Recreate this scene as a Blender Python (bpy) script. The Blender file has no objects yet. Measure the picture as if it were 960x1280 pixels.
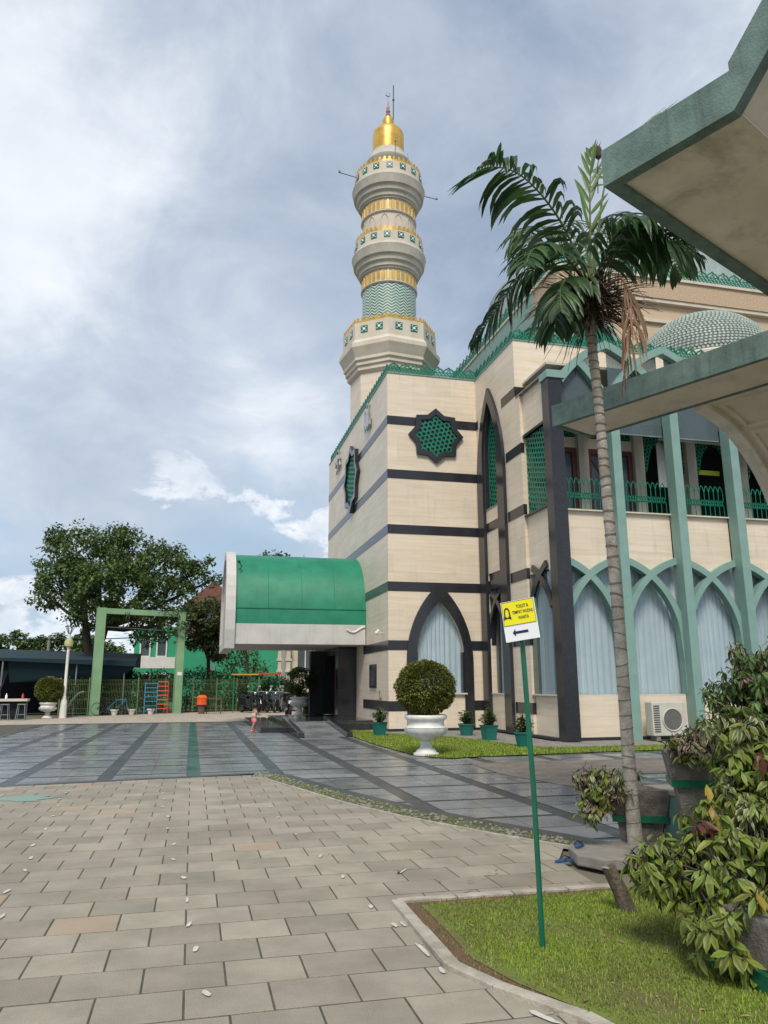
import bpy, math, random
from mathutils import Vector, Matrix
from math import sin, cos, pi, sqrt, radians as R, atan2
random.seed(7)
C = bpy.context.scene
COL = C.collection
rnd = random.uniform

# ------------------------------------------------------------------ scene, camera, light
C.view_settings.view_transform = 'Standard'
C.view_settings.look = 'None'
C.view_settings.gamma = 1.0
C.view_settings.exposure = 0.70
cam = bpy.data.cameras.new('camera'); cam_o = bpy.data.objects.new('camera', cam); COL.objects.link(cam_o)
cam.sensor_fit = 'VERTICAL'; cam.sensor_height = 36.0; cam.lens = 36.0 * 952 / 1280
cam.clip_start = 0.05; cam.clip_end = 3000
cam_o.location = (-6.29, -25.02, 1.55)
cam_o.matrix_world = Matrix.Translation((-6.29, -25.02, 1.55)) @ Matrix.Rotation(R(-13.82), 4, 'Z') @ Matrix.Rotation(R(90 + 12.73), 4, 'X') @ Matrix.Rotation(R(-0.22), 4, 'Z')
C.camera = cam_o
SUN_EL, SUN_AZ = 52.0, 200.0      # azimuth of the sun, clockwise from +Y
sun = bpy.data.lights.new('sun', 'SUN'); sun.energy = 2.0; sun.angle = R(18); sun.color = (1.0, 0.93, 0.82)
sun_o = bpy.data.objects.new('sun', sun); COL.objects.link(sun_o)
sd = Vector((sin(R(SUN_AZ)) * cos(R(SUN_EL)), cos(R(SUN_AZ)) * cos(R(SUN_EL)), sin(R(SUN_EL))))
sun_o.rotation_euler = sd.to_track_quat('Z', 'Y').to_euler()

# ------------------------------------------------------------------ node helpers
class NT:
    def __init__(s, tree): s.t = tree; s.n = tree.nodes; s.l = tree.links
    def add(s, typ, **kw):
        n = s.n.new(typ)
        for k, v in kw.items(): setattr(n, k, v)
        return n
    def link(s, a, b): s.l.new(a, b)
    def math(s, op, a, b=None, c=None, clamp=False):
        n = s.add('ShaderNodeMath', operation=op); n.use_clamp = clamp
        for i, x in enumerate((a, b, c)):
            if x is None: continue
            if isinstance(x, (int, float)): n.inputs[i].default_value = x
            else: s.link(x, n.inputs[i])
        return n.outputs[0]
    def mix(s, f, a, b, blend='MIX'):
        n = s.add('ShaderNodeMix', data_type='RGBA', blend_type=blend)
        for i, x in ((0, f), (6, a), (7, b)):
            if isinstance(x, (int, float)): n.inputs[i].default_value = x
            elif isinstance(x, tuple): n.inputs[i].default_value = (*x[:3], 1)
            else: s.link(x, n.inputs[i])
        return n.outputs[2]
    def noise(s, vec, scale, detail=4, rough=.55, dist=0.0):
        n = s.add('ShaderNodeTexNoise'); n.inputs['Scale'].default_value = scale
        n.inputs['Detail'].default_value = detail; n.inputs['Roughness'].default_value = rough
        n.inputs['Distortion'].default_value = dist
        if vec is not None: s.link(vec, n.inputs['Vector'])
        return n.outputs['Fac']
    def ramp(s, f, a, b, smooth=True):
        n = s.add('ShaderNodeMapRange'); n.interpolation_type = 'SMOOTHSTEP' if smooth else 'LINEAR'
        n.inputs['From Min'].default_value = a; n.inputs['From Max'].default_value = b
        s.link(f, n.inputs['Value']); return n.outputs[0]
    def mapv(s, vec, scale=(1, 1, 1), rot=(0, 0, 0), loc=(0, 0, 0)):
        n = s.add('ShaderNodeMapping'); n.inputs['Scale'].default_value = scale
        n.inputs['Rotation'].default_value = rot; n.inputs['Location'].default_value = loc
        s.link(vec, n.inputs['Vector']); return n.outputs[0]

SKYOFF = (7.3, 2.2, 0)
# ------------------------------------------------------------------ world: daylight sky with layered cloud
W = bpy.data.worlds.new('World'); C.world = W; W.use_nodes = True
t = NT(W.node_tree); W.node_tree.nodes.clear()
sky = t.add('ShaderNodeTexSky', sky_type='NISHITA'); sky.sun_disc = False
sky.sun_elevation = R(SUN_EL); sky.sun_rotation = R(SUN_AZ); sky.air_density = 1.2; sky.dust_density = 1.5
tc = t.add('ShaderNodeTexCoord').outputs['Generated']
sep = t.add('ShaderNodeSeparateXYZ'); t.link(tc, sep.inputs[0])
zc = t.math('ADD', t.math('MAXIMUM', sep.outputs[2], 0.0), 0.42)
comb = t.add('ShaderNodeCombineXYZ')
t.link(t.math('DIVIDE', sep.outputs[0], zc), comb.inputs[0]); t.link(t.math('DIVIDE', sep.outputs[1], zc), comb.inputs[1])
P = comb.outputs[0]
n1 = t.noise(t.mapv(P, (1.0, 0.75, 1), (0, 0, R(35)), SKYOFF), 1.7, 3, .5, .3)           # big masses
n2 = t.math('ADD', t.math('MULTIPLY', t.noise(t.mapv(P, (1.0, 0.7, 1), (0, 0, R(30)), (9, 4, 0)), 3.0, 9, .62, .6), .5), t.math('MULTIPLY', t.noise(t.mapv(tc, (1.2, 1.2, 2.0), (R(20), 0, 0), (2, 1, 0)), 4.2, 9, .60, .35), .5))      # torn edges and wisps
n3 = t.noise(t.mapv(tc, (1, 1, 1.7)), 6.5, 8, .6, .25)
dl = t.add('ShaderNodeVectorMath', operation='DOT_PRODUCT'); t.link(tc, dl.inputs[0]); dl.inputs[1].default_value = (-0.62, 0.64, 0.45)
left = t.ramp(dl.outputs['Value'], 0.80, 1.0)
skyc = t.mix(1.0, sky.outputs[0], (0.90, 0.98, 1.03), 'MULTIPLY')
v = t.math('ADD', t.math('MULTIPLY', n1, 0.62), t.math('ADD', t.math('MULTIPLY', n2, 0.38), t.math('MULTIPLY', left, 0.15)))
dark = t.mix(t.ramp(v, 0.36, 0.54), (2.25, 2.75, 3.6), (3.9, 4.4, 5.1))
lit = t.mix(t.ramp(v, 0.50, 0.66), dark, (6.4, 6.7, 7.1))
f = t.math('ADD', t.math('MULTIPLY', t.ramp(n2, .3, .7), 0.25), 0.72, clamp=True)
c1 = t.mix(f, skyc, lit)
lowb = t.math('MULTIPLY', t.ramp(sep.outputs[2], 0.34, 0.05), t.ramp(n2, 0.65, 0.35))     # clearer pale blue air low down
c1 = t.mix(t.math('MULTIPLY', lowb, 0.75), c1, (3.2, 4.5, 5.8))
cum = t.ramp(t.math('ADD', n3, t.math('MULTIPLY', t.ramp(sep.outputs[2], 0.30, 0.12), 0.035)), 0.56, 0.62)
cumz = t.math('MULTIPLY', cum, t.ramp(sep.outputs[2], 0.33, 0.22))
shade = t.mix(t.ramp(t.noise(tc, 16, 6, .6), .35, .65), (4.9, 5.4, 6.1), (7.0, 7.2, 7.4))
c2 = t.mix(t.math('MULTIPLY', cumz, 0.85), c1, shade)
hor = t.ramp(sep.outputs[2], 0.12, 0.0)
c3 = t.mix(t.math('MULTIPLY', hor, 0.5), c2, (5.0, 5.8, 6.5))
bg = t.add('ShaderNodeBackground'); bg.inputs['Strength'].default_value = 0.092
t.link(c3, bg.inputs['Color']); wo = t.add('ShaderNodeOutputWorld'); t.link(bg.outputs[0], wo.inputs[0])

# ------------------------------------------------------------------ materials
MATS = {}
def mat(name, col, rough=.6, col2=None, sc=3.0, bump=0.0, bsc=40.0, metal=0.0, spec=.5, stretch=(1, 1, 1), island=0.0, streak=0.0, dirt=0.0, trans=0.0, coat=0.0, roughv=0.0):
    m = bpy.data.materials.new(name); m.use_nodes = True; t = NT(m.node_tree)
    b = m.node_tree.nodes['Principled BSDF']
    oc = t.add('ShaderNodeTexCoord').outputs['Object']
    n = t.noise(t.mapv(oc, stretch), sc, 5, .6)
    col2 = col2 or tuple(c * .8 for c in col)
    c = t.mix(t.ramp(n, .3, .7), tuple(col2), tuple(col))
    if island:
        g = t.add('ShaderNodeNewGeometry').outputs['Random Per Island']
        v = t.math('ADD', t.math('MULTIPLY', g, island * 2), 1 - island)
        h = t.add('ShaderNodeHueSaturation'); t.link(v, h.inputs['Value']); t.link(c, h.inputs['Color'])
        t.link(t.math('ADD', t.math('MULTIPLY', t.math('FRACT', t.math('MULTIPLY', g, 17.3)), island * .12), .5 - island * .06), h.inputs['Hue'])
        c = h.outputs[0]
    if streak:      # rain streaks running down
        s = t.noise(t.mapv(oc, (9, 9, .7)), 1.6, 5, .65)
        c = t.mix(t.math('MULTIPLY', t.ramp(s, .5, .8), streak), c, tuple(x * .3 for x in col))
    if dirt:
        s = t.noise(oc, 1.3, 8, .7, .4)
        c = t.mix(t.math('MULTIPLY', t.ramp(s, .52, .75), dirt), c, (.09, .07, .05))
    t.link(c, b.inputs['Base Color'])
    b.inputs['Roughness'].default_value = rough; b.inputs['Metallic'].default_value = metal
    b.inputs['Specular IOR Level'].default_value = spec
    if coat: b.inputs['Coat Weight'].default_value = coat; b.inputs['Coat Roughness'].default_value = .08
    if roughv:
        rn = t.noise(oc, 1.1, 6, .6); t.link(t.math('ADD', t.math('MULTIPLY', t.ramp(rn, .35, .7), roughv), rough), b.inputs['Roughness'])
    if bump:
        bn = t.add('ShaderNodeBump'); bn.inputs['Strength'].default_value = bump; bn.inputs['Distance'].default_value = .02
        t.link(t.noise(oc, bsc, 4, .6), bn.inputs['Height']); t.link(bn.outputs[0], b.inputs['Normal'])
    if trans:
        tr = t.add('ShaderNodeBsdfTranslucent'); t.link(c, tr.inputs['Color'])
        ms = t.add('ShaderNodeMixShader'); ms.inputs[0].default_value = trans
        t.link(b.outputs[0], ms.inputs[1]); t.link(tr.outputs[0], ms.inputs[2])
        t.link(ms.outputs[0], m.node_tree.nodes['Material Output'].inputs[0])
    MATS[name] = m
    return m

def glass_mat(name, tint, opacity, rough=.03):
    m = bpy.data.materials.new(name); m.use_nodes = True; t = NT(m.node_tree)
    b = m.node_tree.nodes['Principled BSDF']; b.inputs['Base Color'].default_value = (*tint, 1); b.inputs['Roughness'].default_value = rough
    tr = t.add('ShaderNodeBsdfTransparent'); tr.inputs[0].default_value = (.93, .96, .97, 1)
    lw = t.add('ShaderNodeLayerWeight'); lw.inputs[0].default_value = .35
    ms = t.add('ShaderNodeMixShader')
    t.link(t.math('ADD', t.math('MULTIPLY', lw.outputs['Fresnel'], .45), opacity, clamp=True), ms.inputs[0])
    t.link(tr.outputs[0], ms.inputs[1]); t.link(b.outputs[0], ms.inputs[2])
    t.link(ms.outputs[0], m.node_tree.nodes['Material Output'].inputs[0]); return m

def travertine():
    m = bpy.data.materials.new('travertine cladding'); m.use_nodes = True; t = NT(m.node_tree)
    b = m.node_tree.nodes['Principled BSDF']; oc = t.add('ShaderNodeTexCoord').outputs['Object']
    s = t.noise(t.mapv(oc, (.35, .35, 5)), 1.7, 7, .62, .15)
    fine = t.noise(t.mapv(oc, (.7, .7, 14)), 1.5, 4, .6)
    c = t.mix(t.ramp(s, .3, .72), (.66, .55, .42), (.75, .655, .53))
    c = t.mix(t.math('MULTIPLY', t.ramp(fine, .52, .85), .38), c, (.56, .46, .34))
    c = t.mix(t.math('MULTIPLY', t.ramp(t.noise(t.mapv(oc, (4, 4, .5)), 1.4, 5, .7), .52, .8), .32), c, (.33, .285, .23))
    sp = t.add('ShaderNodeSeparateXYZ'); t.link(oc, sp.inputs[0])
    # slab-to-slab tone: cells 0.66 m high, 0.99 m long
    zi = t.math('FLOOR', t.math('DIVIDE', sp.outputs[2], .66))
    xi = t.math('FLOOR', t.math('DIVIDE', t.math('ADD', t.math('ADD', sp.outputs[0], sp.outputs[1]), t.math('MULTIPLY', zi, .47)), .99))
    cc = t.add('ShaderNodeCombineXYZ'); t.link(xi, cc.inputs[0]); t.link(zi, cc.inputs[1])
    wn = t.add('ShaderNodeTexWhiteNoise', noise_dimensions='2D'); t.link(cc.outputs[0], wn.inputs['Vector'])
    hv = t.add('ShaderNodeHueSaturation'); t.link(t.math('ADD', t.math('MULTIPLY', wn.outputs['Value'], .10), .95), hv.inputs['Value']); t.link(c, hv.inputs['Color'])
    jz = t.math('LESS_THAN', t.math('FRACT', t.math('DIVIDE', sp.outputs[2], .66)), .010)
    c = t.mix(t.math('MULTIPLY', jz, .35), hv.outputs[0], (.2, .16, .12))
    t.link(c, b.inputs['Base Color']); b.inputs['Roughness'].default_value = .42; b.inputs['Specular IOR Level'].default_value = .4
    return m

def hexdome(name, a, bcol): pass

def chevron():
    m = bpy.data.materials.new('green and white chevron tile'); m.use_nodes = True; t = NT(m.node_tree)
    b = m.node_tree.nodes['Principled BSDF']; uv = t.add('ShaderNodeUVMap').outputs[0]
    sp = t.add('ShaderNodeSeparateXYZ'); t.link(uv, sp.inputs[0])
    zig = t.math('PINGPONG', t.math('MULTIPLY', sp.outputs[0], 20.0), 0.5)   # 20 teeth round
    v = t.math('ADD', t.math('MULTIPLY', sp.outputs[1], 1 / .17), t.math('MULTIPLY', zig, 1.9))
    k = t.math('LESS_THAN', t.math('FRACT', v), .5)
    t.link(t.mix(k, (.52, .58, .52), (.05, .16, .12)), b.inputs['Base Color']); b.inputs['Roughness'].default_value = .4
    return m

def paver_mat():
    m = mat('concrete paver', (.352, .317, .248), .8, (.262, .236, .184), 2.2, .5, 90, island=.17)
    t = NT(m.node_tree); b = m.node_tree.nodes['Principled BSDF']
    src = b.inputs['Base Color'].links[0].from_socket
    oc = t.add('ShaderNodeTexCoord').outputs['Object']
    big = t.ramp(t.noise(oc, .45, 6, .6), .40, .72)
    c = t.mix(t.math('MULTIPLY', big, .42), src, (.20, .175, .14))
    fleck = t.ramp(t.noise(oc, 95, 2, .5), .58, .75); c = t.mix(t.math('MULTIPLY', fleck, .35), c, (.13, .12, .10))
    red = t.ramp(t.noise(t.mapv(oc, loc=(3, 7, 0)), .55, 2, .4), .66, .76); c = t.mix(t.math('MULTIPLY', red, .4), c, (.36, .22, .14))
    blot = t.ramp(t.noise(oc, 5.5, 6, .7, .5), .62, .78); c = t.mix(t.math('MULTIPLY', blot, .35), c, (.17, .155, .13))
    pale = t.ramp(t.noise(t.mapv(oc, loc=(8, 3, 0)), 3.1, 7, .7, .3), .60, .8); c = t.mix(t.math('MULTIPLY', pale, .30), c, (.50, .46, .40))
    gi = t.add('ShaderNodeNewGeometry').outputs['Random Per Island']
    c = t.mix(t.math('MULTIPLY', t.math('GREATER_THAN', gi, .955), .5), c, (.36, .25, .16))
    t.link(c, b.inputs['Base Color'])
    return m

def leaf_mat(name, col, col2, isl=.3, trans=.25, edge=None, vein=None, rough=.45):
    m = mat(name, col, rough, col2, 3.0, island=isl, trans=trans, spec=.4)
    if edge:
        t = NT(m.node_tree); b = m.node_tree.nodes['Principled BSDF']
        src = b.inputs['Base Color'].links[0].from_socket
        sp = t.add('ShaderNodeSeparateXYZ'); t.link(t.add('ShaderNodeUVMap').outputs[0], sp.inputs[0])
        d = t.math('ABSOLUTE', t.math('SUBTRACT', sp.outputs[0], .5))
        nn = t.math('MULTIPLY', t.noise(t.add('ShaderNodeTexCoord').outputs['Object'], 60, 2), .25)
        c = t.mix(t.math('MULTIPLY', t.ramp(t.math('ADD', d, nn), .30, .50), .75), src, edge)
        t.link(c, b.inputs['Base Color'])
    return m

m_trav = travertine()
m_black = mat('polished black granite', (.016, .017, .021), .16, (.028, .029, .034), 22, spec=.55)
m_blackr = mat('dark granite trim', (.030, .031, .037), .2, (.02, .021, .027), 18, spec=.45)
m_sage = mat('sage green paint', (.215, .35, .31), .45, (.185, .31, .275), 2.2, streak=.12)
m_sage_old = mat('weathered sage render', (.16, .245, .215), .8, (.10, .155, .14), 4.5, .35, 60, streak=.65)
m_green = mat('emerald enamel', (.0, .165, .095), .4, (.0, .12, .07), 5)
m_lattice = mat('emerald lattice', (.004, .21, .125), .45, (.003, .15, .09), 4)
m_darkglass = mat('dark glass backing', (.012, .03, .026), .12, (.01, .02, .02), 3)
m_curtain = mat('pale blue curtain', (.86, .92, .95), .85, (.78, .86, .90), 2.0)
m_glass = glass_mat('window glass', (.05, .07, .08), .0)
m_smoke = glass_mat('grey arch glass', (.15, .20, .22), .45, .12)
m_gold = mat('gold leaf paint', (.66, .42, .07), .38, (.50, .30, .05), 3, metal=.35, streak=.2)
m_mcream = mat('cream render', (.64, .575, .475), .7, (.55, .49, .40), 1.2, streak=.18)
m_mgrey = mat('grey cream moulding', (.53, .495, .425), .7, (.42, .395, .34), 1.5, streak=.3)
m_chev = chevron()
m_white = mat('white paint', (.72, .71, .67), .55, (.60, .59, .54), 2.5, streak=.15)
m_whitestone = mat('white cast stone', (.74, .74, .70), .5, (.58, .58, .53), 6, .15, 60, streak=.2)
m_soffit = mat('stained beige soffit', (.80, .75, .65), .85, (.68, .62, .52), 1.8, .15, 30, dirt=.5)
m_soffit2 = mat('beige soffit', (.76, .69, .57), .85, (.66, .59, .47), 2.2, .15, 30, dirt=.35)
m_cangreen = mat('green canopy sheeting', (.010, .215, .12), .42, (.006, .17, .09), 1.6, streak=.32, spec=.5, roughv=.2)
m_canwhite = mat('grey white fascia render', (.55, .54, .51), .7, (.47, .46, .43), 1.4, streak=.3)
m_paver = paver_mat()
m_joint = mat('dark sandy joint', (.10, .09, .07), .95, (.055, .058, .038), 6, .3, 80)
m_tile = mat('grey granite tile', (.215, .222, .228), .16, (.155, .162, .168), 1.3, island=.12, roughv=.26, spec=.6)
m_tiledark = mat('dark granite stripe', (.060, .066, .070), .28, (.040, .045, .048), 2.5, roughv=.2, spec=.5)
m_tilegreen = mat('green granite stripe', (.035, .12, .095), .2, (.025, .085, .07), 2.5, roughv=.2)
m_plinth = mat('black granite step', (.020, .022, .024), .14, (.035, .037, .04), 5, spec=.6)
m_ground = mat('bare earth', (.17, .145, .105), .95, (.10, .10, .055), .5, .4, 12)
m_soil = mat('red brown soil', (.16, .085, .048), .95, (.10, .075, .035), 3, .8, 50)
m_turf = mat('turf base', (.16, .21, .035), .95, (.13, .115, .04), 2.6, .9, 60)
m_kerb = mat('cream kerb concrete', (.46, .42, .35), .8, (.30, .27, .22), 7, .5, 60, dirt=.4)
m_grass = mat('grass blade', (.26, .38, .035), .55, (.24, .29, .055), 1.2, island=.35, trans=.35)
m_grassdry = mat('dry grass blade', (.27, .27, .075), .6, (.2, .2, .06), 1.2, island=.3, trans=.3)
m_conc = mat('grey concrete', (.27, .25, .22), .85, (.17, .16, .14), 4, .4, 50, dirt=.3)
m_concdark = mat('weathered planter concrete', (.215, .195, .165), .9, (.11, .10, .085), 8, .7, 50, dirt=.55, streak=.4)
m_poleg = mat('green gloss paint', (.006, .13, .075), .3, (.005, .10, .055), 3, coat=.3)
m_gateg = mat('light green painted steel', (.25, .42, .24), .55, (.20, .35, .19), 1.4, streak=.25)
m_bark = mat('grey palm bark', (.44, .41, .36), .9, (.26, .235, .20), 9, .9, 60, stretch=(1, 1, 1))
m_barkring = mat('palm leaf scar', (.20, .165, .13), .95, (.12, .10, .08), 9, .5, 60)
m_trunk = mat('dark tree bark', (.065, .05, .038), .95, (.035, .028, .022), 5, .8, 20)
m_wood = mat('weathered wood', (.15, .115, .085), .9, (.07, .055, .04), 9, .8, 40, stretch=(3, 3, .6))
m_frond = leaf_mat('palm leaflet', (.055, .12, .036), (.028, .07, .025), .42, .28, rough=.42)
m_frondl = leaf_mat('young palm leaflet', (.15, .24, .06), (.10, .19, .045), .25, .35)
m_dead = leaf_mat('dead palm leaflet', (.36, .235, .145), (.24, .15, .09), .3, .1, rough=.8)
m_rachis = mat('palm rachis', (.12, .15, .045), .6, (.08, .10, .03), 3)
m_fibre = mat('brown flower stalks', (.085, .058, .04), .9, (.035, .024, .018), 8)
m_leafA = leaf_mat('yellow green leaf', (.185, .235, .032), (.09, .14, .022), .5, .30, edge=(.27, .31, .07))
m_leafB = leaf_mat('variegated leaf', (.16, .20, .07), (.10, .13, .05), .35, .22, edge=(.50, .47, .28))
m_leafR = leaf_mat('bronze leaf', (.12, .07, .05), (.07, .04, .032), .35, .18, edge=(.36, .28, .19))
m_leafY = leaf_mat('yellowed leaf', (.36, .30, .035), (.25, .19, .02), .2, .25)
m_leafX = leaf_mat('red leaf', (.15, .035, .02), (.10, .035, .022), .25, .2)
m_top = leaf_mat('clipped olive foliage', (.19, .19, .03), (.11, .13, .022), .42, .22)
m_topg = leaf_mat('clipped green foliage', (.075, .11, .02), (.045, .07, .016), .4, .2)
m_pot = leaf_mat('pot plant leaf', (.105, .17, .03), (.05, .10, .02), .38, .22)
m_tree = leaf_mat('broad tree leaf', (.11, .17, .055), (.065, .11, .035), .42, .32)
m_treel = leaf_mat('painted sunlit tree leaf', (.16, .225, .06), (.10, .155, .04), .4, .3)  # paler leaf copy, sunlight put into the colour
m_treeo = leaf_mat('olive brown leaf', (.11, .11, .035), (.07, .065, .025), .4, .25)
m_fart = leaf_mat('far tree leaf', (.11, .175, .075), (.075, .13, .055), .35, .25)
m_hedge = leaf_mat('hedge leaf', (.05, .105, .025), (.028, .062, .018), .4, .2)
m_tent = mat('dark blue roof sheet', (.006, .028, .040), .95, (.008, .028, .036), .8)
m_tentb = mat('dark canvas', (.009, .014, .020), .9, (.006, .01, .014), 1)
m_steel = mat('grey painted steel', (.22, .25, .26), .5, (.15, .17, .18), 4)
m_fence = mat('olive fence wire', (.14, .20, .085), .6, (.11, .15, .07), 3)
m_housegreen = mat('bright green render', (.025, .33, .165), .7, (.02, .27, .14), .7, streak=.2)
m_pink = mat('faded pink render', (.35, .22, .20), .8, (.28, .18, .16), 1)
m_roof = mat('red roof tile', (.22, .075, .055), .8, (.15, .055, .045), 2.5, .5, 8)
m_beige = mat('beige house render', (.60, .54, .44), .8, (.52, .47, .38), 1.1, streak=.15)
m_winglass = mat('dull window pane', (.09, .11, .13), .15, (.06, .08, .09), 1)
m_maroon = mat('maroon door frame', (.13, .035, .035), .5, (.10, .028, .03), 3)
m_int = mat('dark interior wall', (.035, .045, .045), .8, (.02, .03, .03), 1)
m_rubber = mat('black rubber', (.012, .012, .013), .7, (.02, .02, .02), 5)
m_bike = mat('glossy black plastic', (.012, .013, .016), .22, (.02, .02, .024), 3, coat=.4)
m_chrome = mat('bright metal', (.6, .6, .6), .22, (.5, .5, .5), 4, metal=1)
m_silver = mat('brushed silver letter', (.55, .56, .58), .25, (.4, .4, .42), 6, metal=.9)
m_orange = mat('orange plastic', (.80, .12, .015), .5, (.65, .09, .01), 3)
m_red = mat('red sheeting', (.55, .05, .03), .5, (.45, .04, .02), 3)
m_yel = mat('ochre sheeting', (.60, .30, .04), .5, (.5, .25, .03), 3)
m_blue = mat('blue painted steel', (.03, .22, .38), .5, (.02, .17, .3), 3)
m_signy = mat('yellow sign film', (.85, .78, .01), .4, (.82, .74, .01), 3)
m_signw = mat('white sign film', (.82, .84, .86), .4, (.78, .80, .82), 3)
m_ink = mat('black sign ink', (.02, .02, .02), .5, (.025, .025, .025), 3)
m_navy = mat('navy sign ink', (.012, .012, .075), .5, (.015, .015, .08), 3)
m_skin = mat('skin', (.33, .19, .13), .55, (.30, .17, .115), 6)
m_hair = mat('black hair', (.012, .01, .009), .5, (.02, .016, .014), 20)
m_shirt = mat('cream top', (.62, .55, .42), .85, (.55, .48, .36), 10)
m_pinkc = mat('pink cloth', (.85, .20, .28), .85, (.78, .17, .24), 10)
m_acw = mat('off white enamel', (.56, .54, .47), .5, (.48, .46, .40), 3, streak=.25)
m_acg = mat('dark grille', (.06, .065, .065), .6, (.04, .045, .045), 6)
m_dometile = mat('pale sage dome tile', (.38, .45, .40), .6, (.31, .37, .33), 2.6, island=.10)
m_domebase = mat('dark dome grout', (.17, .19, .175), .8, (.12, .135, .125), 4)
m_domering = mat('blue grey concrete', (.42, .50, .49), .7, (.33, .40, .39), 3, streak=.3)
m_orn = mat('relief cream band', (.55, .42, .29), .75, (.42, .30, .20), 14, .9, 26)
m_tealpot = mat('teal plastic pot', (.012, .155, .125), .4, (.01, .12, .10), 3)
m_lit = mat('yellow green board', (.42, .50, .03), .5, (.28, .36, .03), 16)
m_sandal = mat('blue rubber sandal', (.03, .09, .22), .6, (.02, .07, .18), 4)
m_mark = mat('white paint mark', (.58, .56, .51), .8, (.44, .42, .37), 25)
m_tealpaint = mat('worn teal floor paint', (.17, .30, .26), .8, (.22, .29, .24), 9)
m_tealwall = mat('teal garden wall paint', (.155, .30, .25), .65, (.12, .24, .20), 2.5, streak=.3)
m_lampball = mat('yellowed lamp globe', (.50, .50, .25), .4, (.42, .42, .2), 3)

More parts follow.
